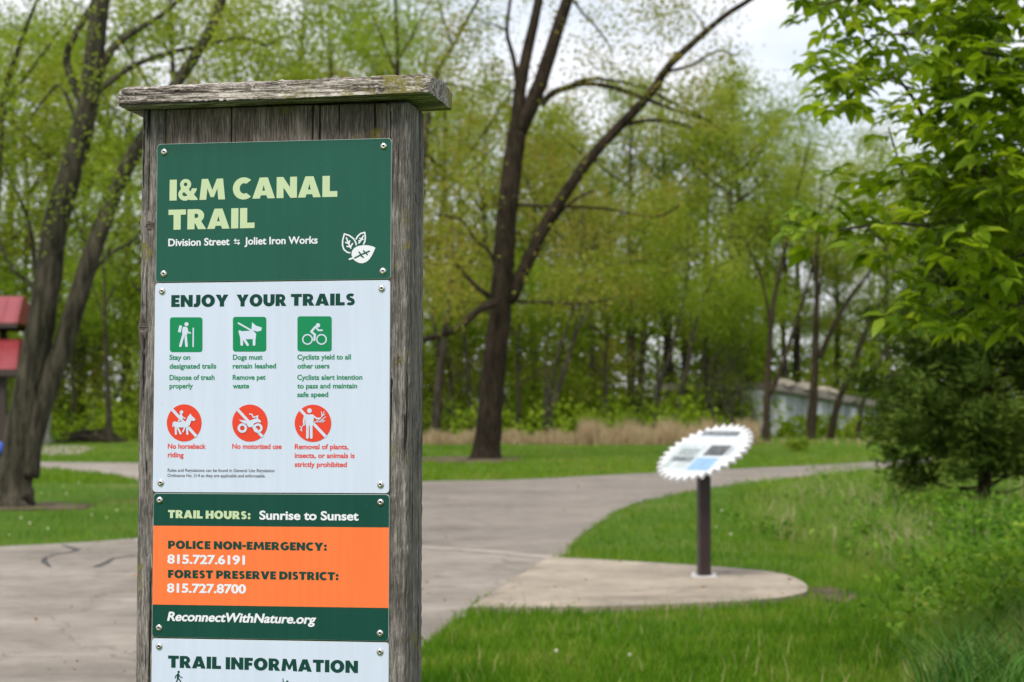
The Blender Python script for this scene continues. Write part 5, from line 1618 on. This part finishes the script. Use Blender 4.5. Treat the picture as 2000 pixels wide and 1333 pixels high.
# --- compound-leaved tree whose branches hang into the upper right
rb = np.random.RandomState(61)
Yn = 9.6
nb = np.array([(2440 - CX)/F*Yn, Yn, 0.0])
def np_(px, py, dy=0): return P(px, py, Yn + dy) - nb
limbs = [([np.array([0,0,-.05]), np.array([.02,0,.8]), np.array([-.03,.03,1.7]), np_(2420,160,.1), np_(2400,-260,0)], [.15,.125,.115,.09,.06])]
br = [[(2425,330),(2250,310),(2080,250),(1940,210),(1830,190),(1720,150)], [(2425,430),(2260,400),(2100,360),(1960,345),(1850,300),(1760,160),(1700,170)],
      [(2430,520),(2280,480),(2120,440),(1960,440),(1860,480),(1790,410),(1735,250)], [(2430,560),(2300,540),(2150,520),(2010,500),(1900,530),(1800,440),(1600,455)],
      [(2430,600),(2290,610),(2150,600),(2030,580),(1900,600),(1820,630)], [(2420,200),(2280,130),(2120,60),(1980,30),(1850,60),(1700,70)],
      [(2410,20),(2260,-20),(2100,-60),(1950,-40),(1800,-30),(1600,10)], [(2420,260),(2200,180),(2060,140),(1960,110),(1880,100)], [(2420,480),(2240,520),(2080,560),(1980,600)], [(2420,110),(2250,60),(2060,-10),(1900,-60)]]
for i, b in enumerate(br):
    dy = rb.uniform(-.9, .9)
    pts = [np_(x, y, dy*min(1, j*.35) + rb.uniform(-.08, .08)*(j > 0)) for j, (x, y) in enumerate(b)]
    limbs.append((pts, list(np.linspace(.028, .004, len(pts)))))
POLY = [(1562,-60),(1560,15),(1592,60),(1618,50),(1632,15),(1680,20),(1668,78),(1692,78),(1725,90),(1690,112),(1600,100),(1572,150),(1552,196),(1600,214),(1652,250),(1690,262),(1740,262),(1752,230),(1790,250),(1800,300),(1752,330),(1690,300),(1622,300),(1650,345),(1672,372),(1640,398),(1560,400),(1530,442),(1562,476),(1640,446),(1700,470),(1722,540),(1755,556),(1770,600),(1800,644),(1872,632),(1900,640),(1990,640),(2120,670),(2400,660),(2400,-60)]
tgl = list(targets_px(Yn, nb, POLY, 430, rb, 1.1))
tgl += list(targets_px(Yn, nb, [(1780,-60),(2200,-60),(2200,560),(1900,560),(1800,420)], 130, rb, 1.2))
# leaflets: a pointed, folded outline, grown in threes and fives on drooping stalks
TV = np.array([(0,0,0),(-.5,.34,.10),(-.34,.70,.06),(0,1,-.10),(.34,.70,.06),(.5,.34,.10),(0,.34,0),(0,.70,-.02)])
TF = np.array([(0,6,1),(6,7,2),(6,2,1),(7,3,2),(0,5,6),(6,5,4),(6,4,7),(7,4,3)])
t = empty('maple_tree', tuple(nb), 'broadleaf tree whose leafy branches hang into the upper right corner', 'tree')
w_, _, _ = tree_meshes(limbs, np.array(tgl), rb, 0, .1, .1, twig_r=.006, step=.12, sides=6)
LO, LD, LN, LL, LW = [], [], [], [], []
for tp in tgl:
    for q in range(rb.randint(3, 6)):
        a = rb.uniform(0, 6.28)
        d = np.array([math.cos(a), math.sin(a)*.9, rb.uniform(-.75, .25)]); d /= np.linalg.norm(d)
        o = tp + rb.normal(size=3)*.03
        Ls = rb.uniform(.05, .11)
        w_.tube([o, o + d*Ls*.6, o + d*Ls + np.array([0,0,-.008])], [.0018,.0013,.001], 3, 0, False)
        side = np.cross(d, [0,0,1]); side /= np.linalg.norm(side)
        up = np.cross(side, d)
        up = up*math.cos(.5) + side*math.sin(.5)*rb.uniform(-1, 1); up /= np.linalg.norm(up)
        side = np.cross(d, up)
        tip = o + d*Ls
        S0 = rb.uniform(.075, .122)
        items = [(tip, d, 1.0)]
        for f, sc in ((.85, .86), (.45, .7))[:rb.randint(1, 3)]:
            for sg_ in (-1, 1):
                items.append((o + d*Ls*f, d*.55 + side*sg_*.83, sc*rb.uniform(.85, 1.1)))
        for (oo, dd, sc) in items:
            dd = dd + np.array([0, 0, -.22*rb.rand()]) + rb.normal(size=3)*.08; dd /= np.linalg.norm(dd)
            nn = up - dd*(up @ dd) + rb.normal(size=3)*.12; nn = nn - dd*(nn @ dd); nn /= np.linalg.norm(nn)
            LO.append(oo); LD.append(dd); LN.append(nn); LL.append(S0*sc); LW.append(S0*sc*rb.uniform(.42, .62))
LO, LD, LN, LL, LW = map(np.array, (LO, LD, LN, LL, LW))
SX = np.cross(LD, LN)
V = LO[:, None, :] + SX[:, None, :]*(TV[None, :, 0:1]*LW[:, None, None]) + LD[:, None, :]*(TV[None, :, 1:2]*LL[:, None, None]) + LN[:, None, :]*(TV[None, :, 2:3]*LL[:, None, None])
T = (np.arange(len(LO))*8)[:, None, None] + TF[None]
w_.build('trunk', M_bark_l, t)
mesh_np('crown', V.reshape(-1, 3), T.reshape(-1, 3), M_maple, t)
